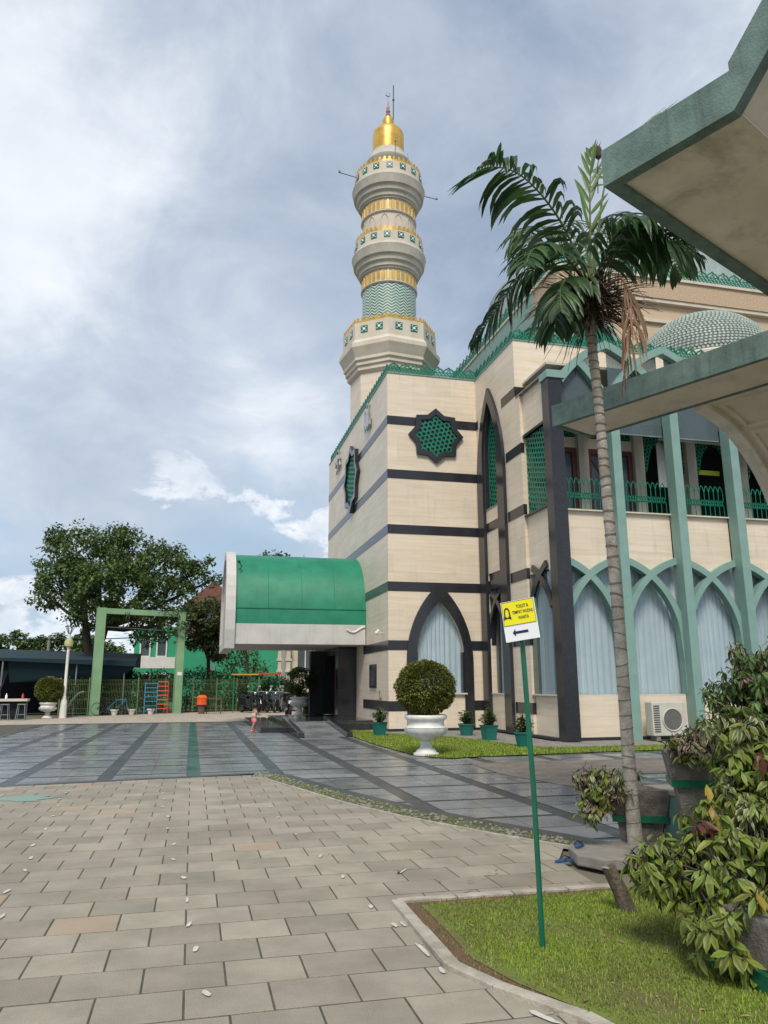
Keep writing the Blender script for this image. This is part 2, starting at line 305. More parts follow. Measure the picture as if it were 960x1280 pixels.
# ------------------------------------------------------------------ mesh builder
class MB:
    def __init__(s): s.v = []; s.f = []; s.uv = {}; s.mi = []; s.cur = 0
    def vadd(s, pts):
        b = len(s.v); s.v.extend([tuple(p) for p in pts]); return b
    def face(s, idx, uv=None):
        if uv: s.uv[len(s.f)] = uv
        s.f.append(tuple(idx)); s.mi.append(s.cur)
    def box(s, x0, x1, y0, y1, z0, z1):
        b = s.vadd([(x0, y0, z0), (x1, y0, z0), (x1, y1, z0), (x0, y1, z0), (x0, y0, z1), (x1, y0, z1), (x1, y1, z1), (x0, y1, z1)])
        for q in ((0, 3, 2, 1), (4, 5, 6, 7), (0, 1, 5, 4), (1, 2, 6, 5), (2, 3, 7, 6), (3, 0, 4, 7)): s.face([b + i for i in q])
        return s
    def hexa(s, p8):
        b = s.vadd(p8)
        for q in ((0, 3, 2, 1), (4, 5, 6, 7), (0, 1, 5, 4), (1, 2, 6, 5), (2, 3, 7, 6), (3, 0, 4, 7)): s.face([b + i for i in q])
        return s
    def obox(s, c, ax, ay, az, hx, hy, hz):
        c = Vector(c); P = []
        for k in (-1, 1):
            for (i, j) in ((-1, -1), (1, -1), (1, 1), (-1, 1)):
                P.append(c + ax * hx * i + ay * hy * j + az * hz * k)
        return s.hexa(P)
    def bar(s, a, b, w, h=None, up=(0, 0, 1)):
        a, b = Vector(a), Vector(b); d = b - a; L = d.length
        if L < 1e-6: return s
        d.normalize(); up = Vector(up)
        if abs(d.dot(up)) > .98: up = Vector((1, 0, 0))
        sx = d.cross(up).normalized(); sz = sx.cross(d)
        h = h or w
        return s.obox((a + b) / 2, sx, d, sz, w / 2, L / 2, h / 2)
    def prism(s, poly, n0, n1, plane='xz'):
        """extrude a 2D polygon; plane xz: extruded along y; yz: along x; xy: along z"""
        def m(p, k):
            return {'xz': (p[0], k, p[1]), 'yz': (k, p[0], p[1]), 'xy': (p[0], p[1], k)}[plane]
        n = len(poly); b = s.vadd([m(p, n0) for p in poly] + [m(p, n1) for p in poly])
        s.face(range(b, b + n)); s.face(range(b + 2 * n - 1, b + n - 1, -1))
        for i in range(n): j = (i + 1) % n; s.face((b + j, b + i, b + n + i, b + n + j))
        return s
    def band(s, outer, inner, n0, n1, plane='xz', closed=False):
        """strip between two polylines of equal length, extruded"""
        def m(p, k):
            return {'xz': (p[0], k, p[1]), 'yz': (k, p[0], p[1]), 'xy': (p[0], p[1], k)}[plane]
        n = len(outer)
        b = s.vadd([m(p, n0) for p in outer] + [m(p, n0) for p in inner] + [m(p, n1) for p in outer] + [m(p, n1) for p in inner])
        rg = range(n if closed else n - 1)
        for i in rg:
            j = (i + 1) % n
            s.face((b + i, b + j, b + n + j, b + n + i)); s.face((b + 2 * n + i, b + 3 * n + i, b + 3 * n + j, b + 2 * n + j))
            s.face((b + i, b + 2 * n + i, b + 2 * n + j, b + j)); s.face((b + n + i, b + n + j, b + 3 * n + j, b + 3 * n + i))
        if not closed:
            for i in (0, n - 1): s.face((b + i, b + n + i, b + 3 * n + i, b + 2 * n + i))
        return s
    def tube(s, pts, rad, n=6, cap=True):
        pts = [Vector(p) for p in pts]; rings = []
        if isinstance(rad, (int, float)): rad = [rad] * len(pts)
        px_ = None
        for i, p in enumerate(pts):
            d = (pts[min(i + 1, len(pts) - 1)] - pts[max(i - 1, 0)])
            if d.length < 1e-9: d = Vector((0, 0, 1))
            d.normalize()
            if px_ is None:
                u = Vector((0, 0, 1)) if abs(d.z) < .9 else Vector((1, 0, 0)); ax = d.cross(u).normalized()
            else:
                ax = px_ - d * px_.dot(d)
                if ax.length < 1e-6: ax = d.orthogonal()
                ax.normalize()
            px_ = ax; ay = d.cross(ax)
            rings.append(s.vadd([p + (ax * cos(2 * pi * k / n) + ay * sin(2 * pi * k / n)) * rad[i] for k in range(n)]))
        for a, b in zip(rings, rings[1:]):
            for k in range(n): s.face((a + k, a + (k + 1) % n, b + (k + 1) % n, b + k))
        if cap:
            s.face([rings[0] + k for k in range(n)][::-1]); s.face([rings[-1] + k for k in range(n)])
        return s
    def lathe(s, prof, c=(0, 0, 0), n=32, a0=0.0, flute=0, fl=0.0):
        rings = []
        for (r, z) in prof:
            rings.append(s.vadd([(c[0] + r * (1 + (fl * abs(sin(flute * pi * k / n)) if flute else 0)) * cos(a0 + 2 * pi * k / n), c[1] + r * (1 + (fl * abs(sin(flute * pi * k / n)) if flute else 0)) * sin(a0 + 2 * pi * k / n), c[2] + z) for k in range(n)]))
        for i, (a, b) in enumerate(zip(rings, rings[1:])):
            for k in range(n):
                s.face((a + k, a + (k + 1) % n, b + (k + 1) % n, b + k), [(k / n, prof[i][1]), ((k + 1) / n, prof[i][1]), ((k + 1) / n, prof[i + 1][1]), (k / n, prof[i + 1][1])])
        if prof[0][0] > 1e-4: s.face([rings[0] + k for k in range(n)][::-1])
        if prof[-1][0] > 1e-4: s.face([rings[-1] + k for k in range(n)])
        return s
    def sphere(s, c, r, n=14, m=9, sq=1.0):
        return s.lathe([(max(r * cos(-pi / 2 + pi * i / m), 1e-5), r * sq * sin(-pi / 2 + pi * i / m)) for i in range(m + 1)], c, n)
    def leaf(s, p, d, up, L, w, fold=.25, droop=.0, four=False):
        """folded leaf: base p, direction d"""
        d = d.normalized(); sd_ = d.cross(up)
        if sd_.length < 1e-4: sd_ = d.orthogonal()
        sd_.normalize(); nn = sd_.cross(d)
        m1 = p + d * L * .42 - nn * droop * L * .25
        tip = p + d * L - nn * droop * L
        l = m1 + sd_ * w + nn * fold * w; r_ = m1 - sd_ * w + nn * fold * w
        if four:
            m2 = p + d * L * .74 - nn * droop * L * .62
            l2 = m2 + sd_ * w * .72 + nn * fold * w * .7; r2 = m2 - sd_ * w * .72 + nn * fold * w * .7
            b = s.vadd([p, l, l2, tip, r2, r_, m1, m2])
            s.face((b, b + 1, b + 6), [(.5, 0), (0, .4), (.5, .4)]); s.face((b, b + 6, b + 5), [(.5, 0), (.5, .4), (1, .4)])
            s.face((b + 6, b + 1, b + 2, b + 7), [(.5, .4), (0, .4), (0, .7), (.5, .7)]); s.face((b + 6, b + 7, b + 4, b + 5), [(.5, .4), (.5, .7), (1, .7), (1, .4)])
            s.face((b + 7, b + 2, b + 3), [(.5, .7), (0, .7), (.5, 1)]); s.face((b + 7, b + 3, b + 4), [(.5, .7), (.5, 1), (1, .7)])
        else:
            b = s.vadd([p, l, tip, r_, m1])
            s.face((b, b + 1, b + 2, b + 4), [(.5, 0), (0, .5), (.5, 1), (.5, .5)]); s.face((b, b + 4, b + 2, b + 3), [(.5, 0), (.5, .5), (.5, 1), (1, .5)])
    def build(s, name, mats, parent=None, smooth=False, loc=None, bevel=0.0):
        me = bpy.data.meshes.new(name); me.from_pydata(s.v, [], s.f)
        if not isinstance(mats, (list, tuple)): mats = [mats]
        for m in mats: me.materials.append(m)
        if len(mats) > 1: me.polygons.foreach_set('material_index', s.mi)
        if s.uv:
            ul = me.uv_layers.new(name='UVMap'); data = [0.0] * (2 * len(me.loops))
            for p in me.polygons:
                u = s.uv.get(p.index)
                if u:
                    for k, li in enumerate(p.loop_indices): data[2 * li] = u[k][0]; data[2 * li + 1] = u[k][1]
            ul.data.foreach_set('uv', data)
        if smooth: me.polygons.foreach_set('use_smooth', [True] * len(me.polygons))
        me.update()
        if smooth and smooth != 'all': me.set_sharp_from_angle(angle=R(35))
        o = bpy.data.objects.new(name, me); COL.objects.link(o)
        if parent is not None: o.parent = parent
        if loc: o.location = loc
        if bevel:
            bv = o.modifiers.new('bevel', 'BEVEL'); bv.width = bevel; bv.segments = 2; bv.limit_method = 'ANGLE'
        return o

def tag(o, label, cat, group=None):
    o['label'] = label; o['category'] = cat
    if group: o['group'] = group
    return o
def struct(o, kind='structure'): o['kind'] = kind; return o
def thing(name, loc, label, cat, group=None, rz=0.0):
    o = bpy.data.objects.new(name, None); COL.objects.link(o); o.location = loc; o.rotation_euler = (0, 0, rz)
    o.empty_display_size = .2
    return tag(o, label, cat, group)
def copy_tree(o, parent=None):
    c = o.copy(); COL.objects.link(c); c.parent = parent
    for ch in [x for x in COL.objects if x.parent == o]: copy_tree(ch, c)
    return c

def clip(poly, x0, x1, y0, y1):
    def cut(P, f, inter):
        out = []
        for i in range(len(P)):
            a, b = P[i - 1], P[i]; fa, fb = f(a), f(b)
            if fb >= 0:
                if fa < 0: out.append(inter(a, b, fa, fb))
                out.append(b)
            elif fa >= 0: out.append(inter(a, b, fa, fb))
        return out
    it = lambda a, b, fa, fb: (a[0] + (b[0] - a[0]) * fa / (fa - fb), a[1] + (b[1] - a[1]) * fa / (fa - fb))
    P = list(poly)
    for f in (lambda p: p[0] - x0, lambda p: x1 - p[0], lambda p: p[1] - y0, lambda p: y1 - p[1]):
        if len(P) < 3: return []
        P = cut(P, f, it)
    Q = []
    for p in P:
        if not Q or (abs(p[0] - Q[-1][0]) + abs(p[1] - Q[-1][1])) > 1e-4: Q.append(p)
    if len(Q) > 2 and abs(Q[0][0] - Q[-1][0]) + abs(Q[0][1] - Q[-1][1]) < 1e-4: Q.pop()
    A = sum(Q[i - 1][0] * Q[i][1] - Q[i][0] * Q[i - 1][1] for i in range(len(Q))) / 2
    if len(Q) < 3 or abs(A) < 1e-3: return []
    return Q if A > 0 else Q[::-1]
def inside(p, poly):
    c = False
    for i in range(len(poly)):
        (x1, y1), (x2, y2) = poly[i - 1], poly[i]
        if (y1 > p[1]) != (y2 > p[1]) and p[0] < (x2 - x1) * (p[1] - y1) / (y2 - y1) + x1: c = not c
    return c
def clipseg(a, b, poly):
    """pieces of segment a-b inside polygon"""
    ts = [0.0, 1.0]
    for i in range(len(poly)):
        p, q = poly[i - 1], poly[i]
        dx, dy = b[0] - a[0], b[1] - a[1]; ex, ey = q[0] - p[0], q[1] - p[1]
        den = dx * ey - dy * ex
        if abs(den) < 1e-12: continue
        t_ = ((p[0] - a[0]) * ey - (p[1] - a[1]) * ex) / den; u = ((p[0] - a[0]) * dy - (p[1] - a[1]) * dx) / den
        if 0 < t_ < 1 and 0 <= u <= 1: ts.append(t_)
    ts.sort(); out = []
    for s0, s1 in zip(ts, ts[1:]):
        m = (s0 + s1) / 2; pm = (a[0] + (b[0] - a[0]) * m, a[1] + (b[1] - a[1]) * m)
        if s1 - s0 > 1e-4 and inside(pm, poly):
            out.append(((a[0] + (b[0] - a[0]) * s0, a[1] + (b[1] - a[1]) * s0), (a[0] + (b[0] - a[0]) * s1, a[1] + (b[1] - a[1]) * s1)))
    return out
def lattice(poly, n, plane, mb, d=.20, w=.026, th=.03):
    """islamic star lattice: three families of double lines (kagome) plus small rings, clipped to poly"""
    xs = [p[0] for p in poly]; ys = [p[1] for p in poly]; cx, cy = (min(xs) + max(xs)) / 2, (min(ys) + max(ys)) / 2
    Rr = math.hypot(max(xs) - min(xs), max(ys) - min(ys)) / 2 + d
    def to(p, k): return (p[0], k, p[1]) if plane == 'xz' else (k, p[0], p[1])
    up = (0, 1, 0) if plane == 'xz' else (1, 0, 0)
    for q in range(3):
        a = q * pi / 3 + pi / 12
        ux, uy = cos(a), sin(a); nx, ny = -uy, ux
        k = -int(Rr / d) - 1
        while k * d < Rr:
            o = (k + .5) * d
            a0 = (cx + nx * o - ux * Rr, cy + ny * o - uy * Rr); b0 = (cx + nx * o + ux * Rr, cy + ny * o + uy * Rr)
            for (p, r_) in clipseg(a0, b0, poly): mb.bar(to(p, n + q * .0021), to(r_, n + q * .0021), w, th, up)
            k += 1
    # rings at hexagon centres
    ax = (cos(pi / 12), sin(pi / 12)); h = d / sin(pi / 3)
    M = int(Rr / h) + 2
    for i in range(-M, M + 1):
        for j in range(-M, M + 1):
            x = cx + (i + j * .5) * 2 * h * ax[0] * 1.0 - j * h * sqrt(3) * ax[1]; y = cy + (i + j * .5) * 2 * h * ax[1] + j * h * sqrt(3) * ax[0]
            if inside((x, y), poly):
                pts = [(x + cos(2 * pi * k / 6) * d * .55, y + sin(2 * pi * k / 6) * d * .55) for k in range(7)]
                for p, r_ in zip(pts, pts[1:]): mb.bar(to(p, n + .0075), to(r_, n + .0075), w * .9, th, up)

# ================================================================== THE SETTING
def sheet(name, poly, z, m, kind='structure'):
    b = MB(); A = sum(poly[i - 1][0] * poly[i][1] - poly[i][0] * poly[i - 1][1] for i in range(len(poly)))
    pl = poly if A > 0 else poly[::-1]
    b.face(range(b.vadd([(x, y, z) for x, y in pl]), len(pl))); o = b.build(name, m); o['kind'] = kind; return o
g = MB(); g.vadd([(-1500, -1500, -.03), (1500, -1500, -.03), (1500, 1500, -.03), (-1500, 1500, -.03)]); g.face((0, 1, 2, 3)); struct(g.build('ground', m_ground))

CURVE = [(-5.05, -10.75), (-4.78, -10.95), (-4.31, -12.82), (-3.95, -14.05), (-3.63, -15.01), (-3.05, -16.35), (-2.55, -17.33), (-2.28, -17.96)]
KERBL = [(-5.30, -11.25), (-5.03, -11.55), (-4.62, -13.1), (-4.25, -14.5), (-3.81, -15.7), (-3.14, -17.05), (-2.72, -17.75), (-2.50, -18.10)]
PLAZA = [(-12.1, -11.75), (-9.13, -11.42), (-7.67, -11.2), (-6.22, -10.95), (-5.12, -10.72)] + CURVE[1:] + [(-1.0, -18.3), (14, -14.6), (14, -8.45), (3.46, -8.5), (-.21, -8.86), (-.95, -9.1), (-1.25, -8.7), (-1.45, -8.1), (-1.6, -5), (-1.55, -1.9), (-1.2, .9), (0.2, 1.2), (.2, 9.4), (-12.1, 9.4)]
sheet('plaza_bed', PLAZA, 0.002, m_tiledark)
STR = [-6.2 - 1.45 * k for k in range(-14, 5)]
TR = [-19 + 1.45 * k for k in range(20)]
tl = MB()
PATCH = [(-.9, -10.1), (14, -10.1), (14, -12.2), (1.3, -12.6), (.2, -13.9), (-.55, -13.9), (-1.0, -12.0)]
xs = sorted(STR)
for i in range(len(xs) - 1):
    for j in range(len(TR) - 1):
        x0, x1 = xs[i] + .12, xs[i + 1] - .12; y0, y1 = TR[j] + .10, TR[j + 1]
        nx, ny = 2, 2
        for a in range(nx):
            for c_ in range(ny):
                u0 = x0 + (x1 - x0) * a / nx + .003; u1 = x0 + (x1 - x0) * (a + 1) / nx - .003
                w0 = y0 + (y1 - y0) * c_ / ny + .003 + (.014 if c_ else 0); w1 = y0 + (y1 - y0) * (c_ + 1) / ny - .003
                q = clip(PLAZA, u0, u1, w0, w1)
                if q: tl.face(range(tl.vadd([(p[0], p[1], .0065) for p in q]), len(tl.v)))
struct(tl.build('granite_plaza', m_tile))
sg = MB()
for (x0, x1) in ((-6.32, -6.08),):
    q = clip(PLAZA, x0, x1, -10.9, 9.3); sg.face(range(sg.vadd([(p[0], p[1], .0105) for p in q]), len(sg.v)))
struct(sg.build('green_stripe', m_tilegreen))
bd = MB()
for a, b_ in list(zip(PLAZA[:5], PLAZA[1:6])) + list(zip(CURVE[1:], CURVE[2:])):
    a, b_ = Vector((*a, 0)), Vector((*b_, 0)); d = (b_ - a).normalized(); n_ = Vector((-d.y, d.x, 0))
    q = [a, b_, b_ + n_ * .2, a + n_ * .2]; k = bd.vadd([(p.x, p.y, .0115) for p in q]); bd.face(range(k, k + 4))
for (x0, x1, y0, y1) in ((-12.1, -3.3, 9.25, 9.4), (-12.1, -11.9, -11.7, 9.25)):
    k = bd.vadd([(x0, y0, .0115), (x1, y0, .0115), (x1, y1, .0115), (x0, y1, .0115)]); bd.face(range(k, k + 4))
struct(bd.build('plaza_border', m_tiledark))

# paver forecourt, running bond
PAV = [(-26, -34), (-4.2, -34), (-4.2, -22.4), (-4.47, -21.35), (-4.72, -20.9), (-4.86, -20.55), (-4.84, -19.9), (-4.81, -19.23), (-3.13, -19.22), (-3.05, -18.3)] + KERBL[::-1][1:] + [(-5.2, -10.9), (-6.22, -10.99), (-7.67, -11.24), (-9.13, -11.46), (-12.1, -11.79), (-12.15, 9.45), (-26, 9.45)]
struct(sheet('forecourt_bed', PAV, .0065, m_joint))
def pavers(name, region, x0, x1, y0, y1, w, h, gap, z, th, m):
    mb = MB(); j = 0; y = y0
    while y < y1:
        x = x0 + (w / 2 if j % 2 else 0)
        while x < x1:
            q = clip(region, x + gap * .5, x + w - gap * .5, y + gap * .62, y + h - gap * .62)
            if q and len(q) < 12:
                dz = rnd(-.0006, .0016); tx, ty = rnd(-.003, .003), rnd(-.003, .003); n_ = len(q)
                cx, cy = x + w / 2, y + h / 2
                e = .004
                top = [(cx + (p[0] - cx) * (1 - 2 * e / w), cy + (p[1] - cy) * (1 - 2 * e / h), z + dz + (p[0] - cx) * tx + (p[1] - cy) * ty) for p in q]
                b = mb.vadd(top); b2 = mb.vadd([(p[0], p[1], z - .0015 + dz) for p in q]); b3 = mb.vadd([(p[0], p[1], z - th - .003) for p in q])
                mb.face(range(b, b + n_))
                for k in range(n_):
                    l = (k + 1) % n_
                    mb.face((b2 + k, b2 + l, b + l, b + k)); mb.face((b3 + k, b3 + l, b2 + l, b2 + k))
            x += w
        y += h; j += 1
    return struct(mb.build(name, m))
pavers('paved_forecourt', PAV, -13.6, -2.2, -24.6, -10.6, .432, .372, .012, .0105, .004, m_paver)
sheet('forecourt_outer_paving', [(-26, -34), (-13.4, -34), (-13.4, 9.45), (-26, 9.45)], .004, m_paver)
BACKP = [(-30, 9.45), (6, 9.45), (6, 15.5), (0.5, 19.9), (-3, 23.2), (-6.5, 21.3), (-11.0, 17.7), (-13, 15.0), (-30, 12.0)]
m_paverb = mat('light beige far paver', (.42, .36, .29), .85, (.33, .28, .225), 3, .3, 40, island=.1)  # light beige pavers of the back path
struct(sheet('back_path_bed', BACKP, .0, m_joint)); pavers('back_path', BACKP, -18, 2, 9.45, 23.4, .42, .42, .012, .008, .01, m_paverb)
sheet('paver_patch_bed', PATCH, .0105, m_joint)
m_paverd = mat('damp brown paver', (.20, .17, .14), .6, (.14, .12, .10), 2, .3, 60, island=.15)
pavers('side_paving', PATCH, -1.2, 8, -14, -10, .43, .21, .012, .019, .008, m_paverd)

# mossy gravel drain between paving and granite
dr = MB(); o_ = [Vector((*p, 0)) for p in KERBL]; i_ = [Vector((*p, 0)) for p in CURVE]
k = dr.vadd([(p.x, p.y, .012) for p in o_] + [(p.x, p.y, .009) for p in i_])
for j in range(len(o_) - 1): dr.face((k + j, k + j + 1, k + 8 + j + 1, k + 8 + j))
m_moss = mat('mossy gravel', (.16, .15, .10), .95, (.055, .075, .02), 5, 1.0, 70)
struct(dr.build('mossy_drain', m_moss))
kb = MB()
for a, b_ in zip(o_, o_[1:]): 
    kb.bar((a.x - .01, a.y, .012), (b_.x - .01, b_.y, .012), .045, .03)
struct(kb.build('drain_kerb', m_kerb))
pb = MB()
for i in range(420):
    j = random.randrange(len(o_) - 1); u = rnd(0, 1); v_ = rnd(.1, .95)
    a = o_[j].lerp(o_[j + 1], u); b_ = i_[j].lerp(i_[j + 1], u); p = a.lerp(b_, v_); r_ = rnd(.008, .028)
    pb.sphere((p.x, p.y, .014 + r_ * .2), r_, 6, 4, .7)
struct(pb.build('drain_gravel', m_conc), 'stuff')

# lawns
LAWN_B = [(-1.25, 0.9), (-1.55, -1.9), (-1.6, -5), (-1.45, -8.1), (-1.25, -8.68), (-.95, -9.05), (-.21, -8.83), (3.46, -8.47), (14, -8.4), (14, -7.3), (2.4, -7.35), (1.9, -7.1), (1.3, -3.6), (.7, -1.6), (-.45, -1.2), (-.5, .9)]
struct(sheet('lawn_soil', LAWN_B, .022, m_turf))
struct(sheet('mosque_footpath', [(-.55, 1.2), (-.5, -1.2), (.7, -1.6), (1.3, -3.6), (1.9, -7.1), (2.4, -7.35), (14, -7.3), (14, -5.4), (3.2, -5.4), (3.2, .3), (.1, .3), (.1, 1.2)], .034, m_conc))
GR = [(-4.74, -19.31), (-3.1, -19.31), (-1.4, -19.35), (-1.4, -24), (-4.1, -24), (-4.1, -22.4), (-4.38, -21.37), (-4.64, -20.92), (-4.77, -20.55), (-4.76, -19.9)]
struct(sheet('garden_soil', GR, .024, m_soil))
kk = MB()
kpts = [(-3.02, -19.26), (-4.79, -19.26), (-4.80, -19.9), (-4.81, -20.55), (-4.68, -20.9), (-4.43, -21.35), (-4.17, -22.35), (-4.14, -24)]
for a, b_ in zip(kpts, kpts[1:]):
    A_, B_ = Vector((*a, .022)), Vector((*b_, .022)); n = max(1, int((B_ - A_).length / .38))
    for q in range(n):
        p0 = A_.lerp(B_, q / n); p1 = A_.lerp(B_, (q + 1) / n - .006)
        kk.bar((p0.x, p0.y, .014 + rnd(-.003, .003)), (p1.x, p1.y, .014 + rnd(-.003, .003)), .085 + rnd(-.006, .006), .05)
struct(kk.build('garden_kerb', m_kerb, bevel=.004))
from mathutils import noise as mnoise
Zv_ = Vector((0, 0, 1))
def grass(name, poly, n, hmin, hmax, w, dens, z, m):
    mb = MB(); xs = [p[0] for p in poly]; ys = [p[1] for p in poly]; k = 0; tries = 0
    while k < n and tries < n * 12:
        tries += 1
        x, y = rnd(min(xs), max(xs)), rnd(min(ys), max(ys))
        if not inside((x, y), poly): continue
        if mnoise.noise(Vector((x * dens, y * dens, 3.0))) < rnd(-.85, .02): continue
        k += 1; h = rnd(hmin, hmax); a = rnd(0, 2 * pi); l = rnd(.2, .9) * h
        dx, dy = cos(a), sin(a); sx, sy = -dy * w, dx * w
        b = mb.vadd([(x - sx, y - sy, z), (x + sx, y + sy, z), (x + sx * .8 + dx * l * .4, y + sy * .8 + dy * l * .4, z + h * .65), (x - sx * .8 + dx * l * .4, y - sy * .8 + dy * l * .4, z + h * .65), (x + dx * l, y + dy * l, z + h)])
        mb.face((b, b + 1, b + 2, b + 3)); mb.face((b + 3, b + 2, b + 4))
    return struct(mb.build(name, m), 'stuff')
GR2 = [(-4.60, -19.40), (-1.7, -19.42), (-1.7, -23), (-4.0, -23), (-4.12, -22.2), (-4.30, -21.4), (-4.52, -20.9), (-4.62, -20.5), (-4.60, -19.9)]
struct(sheet('turf', [(x - .05, y) for x, y in GR2], .0285, m_turf))
grass('garden_grass', GR2, 80000, .008, .026, .0026, 1.6, .026, m_grass)
grass('dry_grass', GR, 14000, .008, .022, .0035, 2.6, .024, m_grassdry)
grass('lawn_grass', LAWN_B, 40000, .025, .055, .009, .9, .022, m_grass)
grass('drain_moss', KERBL + CURVE[::-1], 1500, .008, .024, .005, 2.2, .012, m_grass)

# white paint marks on the paving and a worn teal patch
mk = MB()
MARKS = [(-8.05 + .083 * (-12.3 - y), y) for y in (-11.9, -12.5, -13.1, -13.8, -14.6, -15.5, -16.4, -17.0, -17.5, -18.2, -18.9)] + [(-6.66 + .068 * (-12.9 - y), y) for y in (-12.1, -12.9, -13.5, -14.2, -15.0, -15.8, -16.7, -17.4, -18.1, -18.8, -19.4, -19.9, -20.6, -21.3)] + [(-5.26 + .06 * (-14.6 - y), y) for y in (-12.6, -13.6, -14.6, -15.4, -16.5, -17.6, -18.4, -19.3, -19.75)]
def mark(x, y, l, w, a):
    n = 15; b = mk.vadd([(x + (cos(2 * pi * k / n) * l * cos(a) - sin(2 * pi * k / n) * w * sin(a)) * rnd(.75, 1.1), y + (cos(2 * pi * k / n) * l * sin(a) + sin(2 * pi * k / n) * w * cos(a)) * rnd(.7, 1.15), .0185) for k in range(n)]); mk.face(range(b, b + n))
for (x, y) in MARKS: mark(x + rnd(-.03, .03), y, rnd(.045, .075), rnd(.013, .022), pi / 2 + rnd(-.35, .35))
for (x, y, l, w, a) in ((-4.875, -19.75, .06, .012, 1.6), (-4.89, -20.25, .13, .017, 1.62), (-4.60, -21.3, .12, .02, 1.95), (-4.5, -18.35, .11, .012, .9), (-4.885, -20.6, .05, .015, 1.5)): mark(x, y, l, w, a)
struct(mk.build('paint_marks', m_mark))
jw = MB()
for q in range(1500):
    row = random.randrange(0, 36); y = -24.6 + row * .372; x = rnd(-11, -3.2)
    if not inside((x, y), PAV) or mnoise.noise(Vector((x * .7, y * .7, 9.0))) < rnd(.05, .4): continue
    for w_ in range(3):
        a = rnd(0, 2 * pi); h = rnd(.006, .020); bx_, by_ = x + rnd(-.02, .02), y + rnd(-.004, .004)
        k = jw.vadd([(bx_ - .002, by_, .006), (bx_ + .002, by_, .006), (bx_ + cos(a) * h * .7, by_ + sin(a) * h * .7, .008 + h)]); jw.face((k, k + 1, k + 2))
struct(jw.build('joint_weeds', m_grass), 'stuff')
dlv = MB()
for q in range(46):
    x, y = rnd(-4.6, -2.6), rnd(-22.0, -18.6)
    dlv.leaf(Vector((x, y, .036)), Vector((rnd(-1, 1), rnd(-1, 1), rnd(-.05, .15))), Zv_, rnd(.03, .07), rnd(.008, .014), .3, .1)
struct(dlv.build('fallen_leaves', m_dead), 'stuff')
tp = MB(); n = 26; b = tp.vadd([(-8.55 + cos(2 * pi * k / n) * .55 * rnd(.5, 1.1), -12.9 + sin(2 * pi * k / n) * .38 * rnd(.4, 1.1), .0162) for k in range(n)]); tp.face(range(b, b + n)); struct(tp.build('floor_paint_patch', m_tealpaint))

# ================================================================== THE MOSQUE
mosque = thing('mosque', (0, 0, 0), 'large cream stone mosque with black granite bands, green lattice parapets and pale domes', 'mosque')
MT = 12.55                      # top of the main wall
def part(mb, name, m, parent=mosque, **k): return mb.build(name, m, parent, **k)
GROUND_OPEN = [(0.97, 2.65)]
def garch(x0, x1, zs, za, n=14, pw=1.0):
    """pointed arch outline from (x0,zs) over the apex to (x1,zs)"""
    w = (x1 - x0) / 2; h = za - zs; c = (x0 + x1) / 2
    r = (w * w + h * h) / (2 * w); th = math.asin(min(1, h / r)); P = []
    for i in range(n + 1):
        a = th * i / n; P.append((x0 + r - r * cos(a), zs + r * sin(a)))
    return P + [(2 * c - x, z) for x, z in P[-2::-1]]

# main walls: front face t=0 with an arched opening, side faces
FA_in = [(.97, 1.25)] + garch(.97, 2.65, 2.45, 4.32) + [(2.65, 1.25)]
FA_out = [(.62, 1.25)] + garch(.62, 2.97, 2.3, 4.93) + [(2.97, 1.25)]
wl = MB()
def wallpoly(mb, pts, n0, n1, plane): mb.prism(pts, n0, n1, plane)
L_ = FA_in[1:len(FA_in) // 2 + 1]; Rr_ = FA_in[len(FA_in) // 2:-1]
wl.prism([(0.0, .12), (.97, .12), (.97, 1.25)] + L_ + [(1.81, MT), (0.0, MT)], 0.0, .3, 'xz')
wl.prism([(1.81, MT)] + Rr_ + [(2.65, 1.25), (2.65, .12), (3.36, .12), (3.36, MT)], 0.0, .3, 'xz')
wl.box(.97, 2.65, .002, .3, .12, 1.25)
part(wl, 'front_wall', m_trav)
wl = MB(); wl.box(0.0, .3, .302, 12.3, .12, MT); part(wl, 'side_wall', m_trav)
wl = MB(); wl.box(.3, 20, 12.0, 12.3, .12, MT); part(wl, 'rear_wall', m_trav)
fl_ = MB(); fl_.box(.302, 19.9, .302, 11.99, MT - .5, MT - .35); part(fl_, 'flat_roof', m_conc)
# wall facing left along x=3.36, from the inner corner towards the camera
TA_in = [(-2.0, 7.45)] + garch(-2.0, -.72, 9.3, 11.22)[:] + [(-.72, 7.45)]
S0, S1 = 3.36, 3.62
sw = MB()
def cw(y0, y1, z0, z1): sw.box(S0, S1, y0, y1, z0, z1)
cw(-.72, .298, .12, MT); 
TL = garch(-2.0, -.72, 9.3, 11.22); hm = len(TL) // 2
sw.prism([(-1.36, MT), (-2.0, MT), (-2.0, 9.3)] + TL[1:hm + 1], S0, S1, 'yz'); sw.prism([(-.721, MT), (-1.36, MT)] + TL[hm:], S0, S1, 'yz')
cw(-2.0, -.72, 5.2, 7.45); cw(-2.0, -.72, .12, 1.25)
sw.box(S0, S1, -3.55, -2.0, .12, MT)
sw.box(S0, S1, -3.85, -3.551, .12, 10.5)
sw.box(S0 + .10, S1, -5.45, -3.851, 9.08, 10.5); sw.box(S0 + .10, S1, -5.45, -3.851, 4.75, 6.58); sw.box(S0 + .10, S1, -5.45, -3.851, .12, 1.25)
part(sw, 'flank_wall', m_trav)
cp = MB(); cp.box(S0 - .02, S1, -5.45, -3.6, 10.5, 10.56); part(cp, 'wall_coping', m_conc)
# upper wall set back above the gallery
uw = MB(); uw.box(3.621, 24, -3.55, -3.3, 10.0, MT); part(uw, 'upper_wall', m_trav)
rf = MB(); rf.box(3.63, 24, -3.29, .29, MT - .5, MT - .35); part(rf, 'terrace_roof', m_conc)
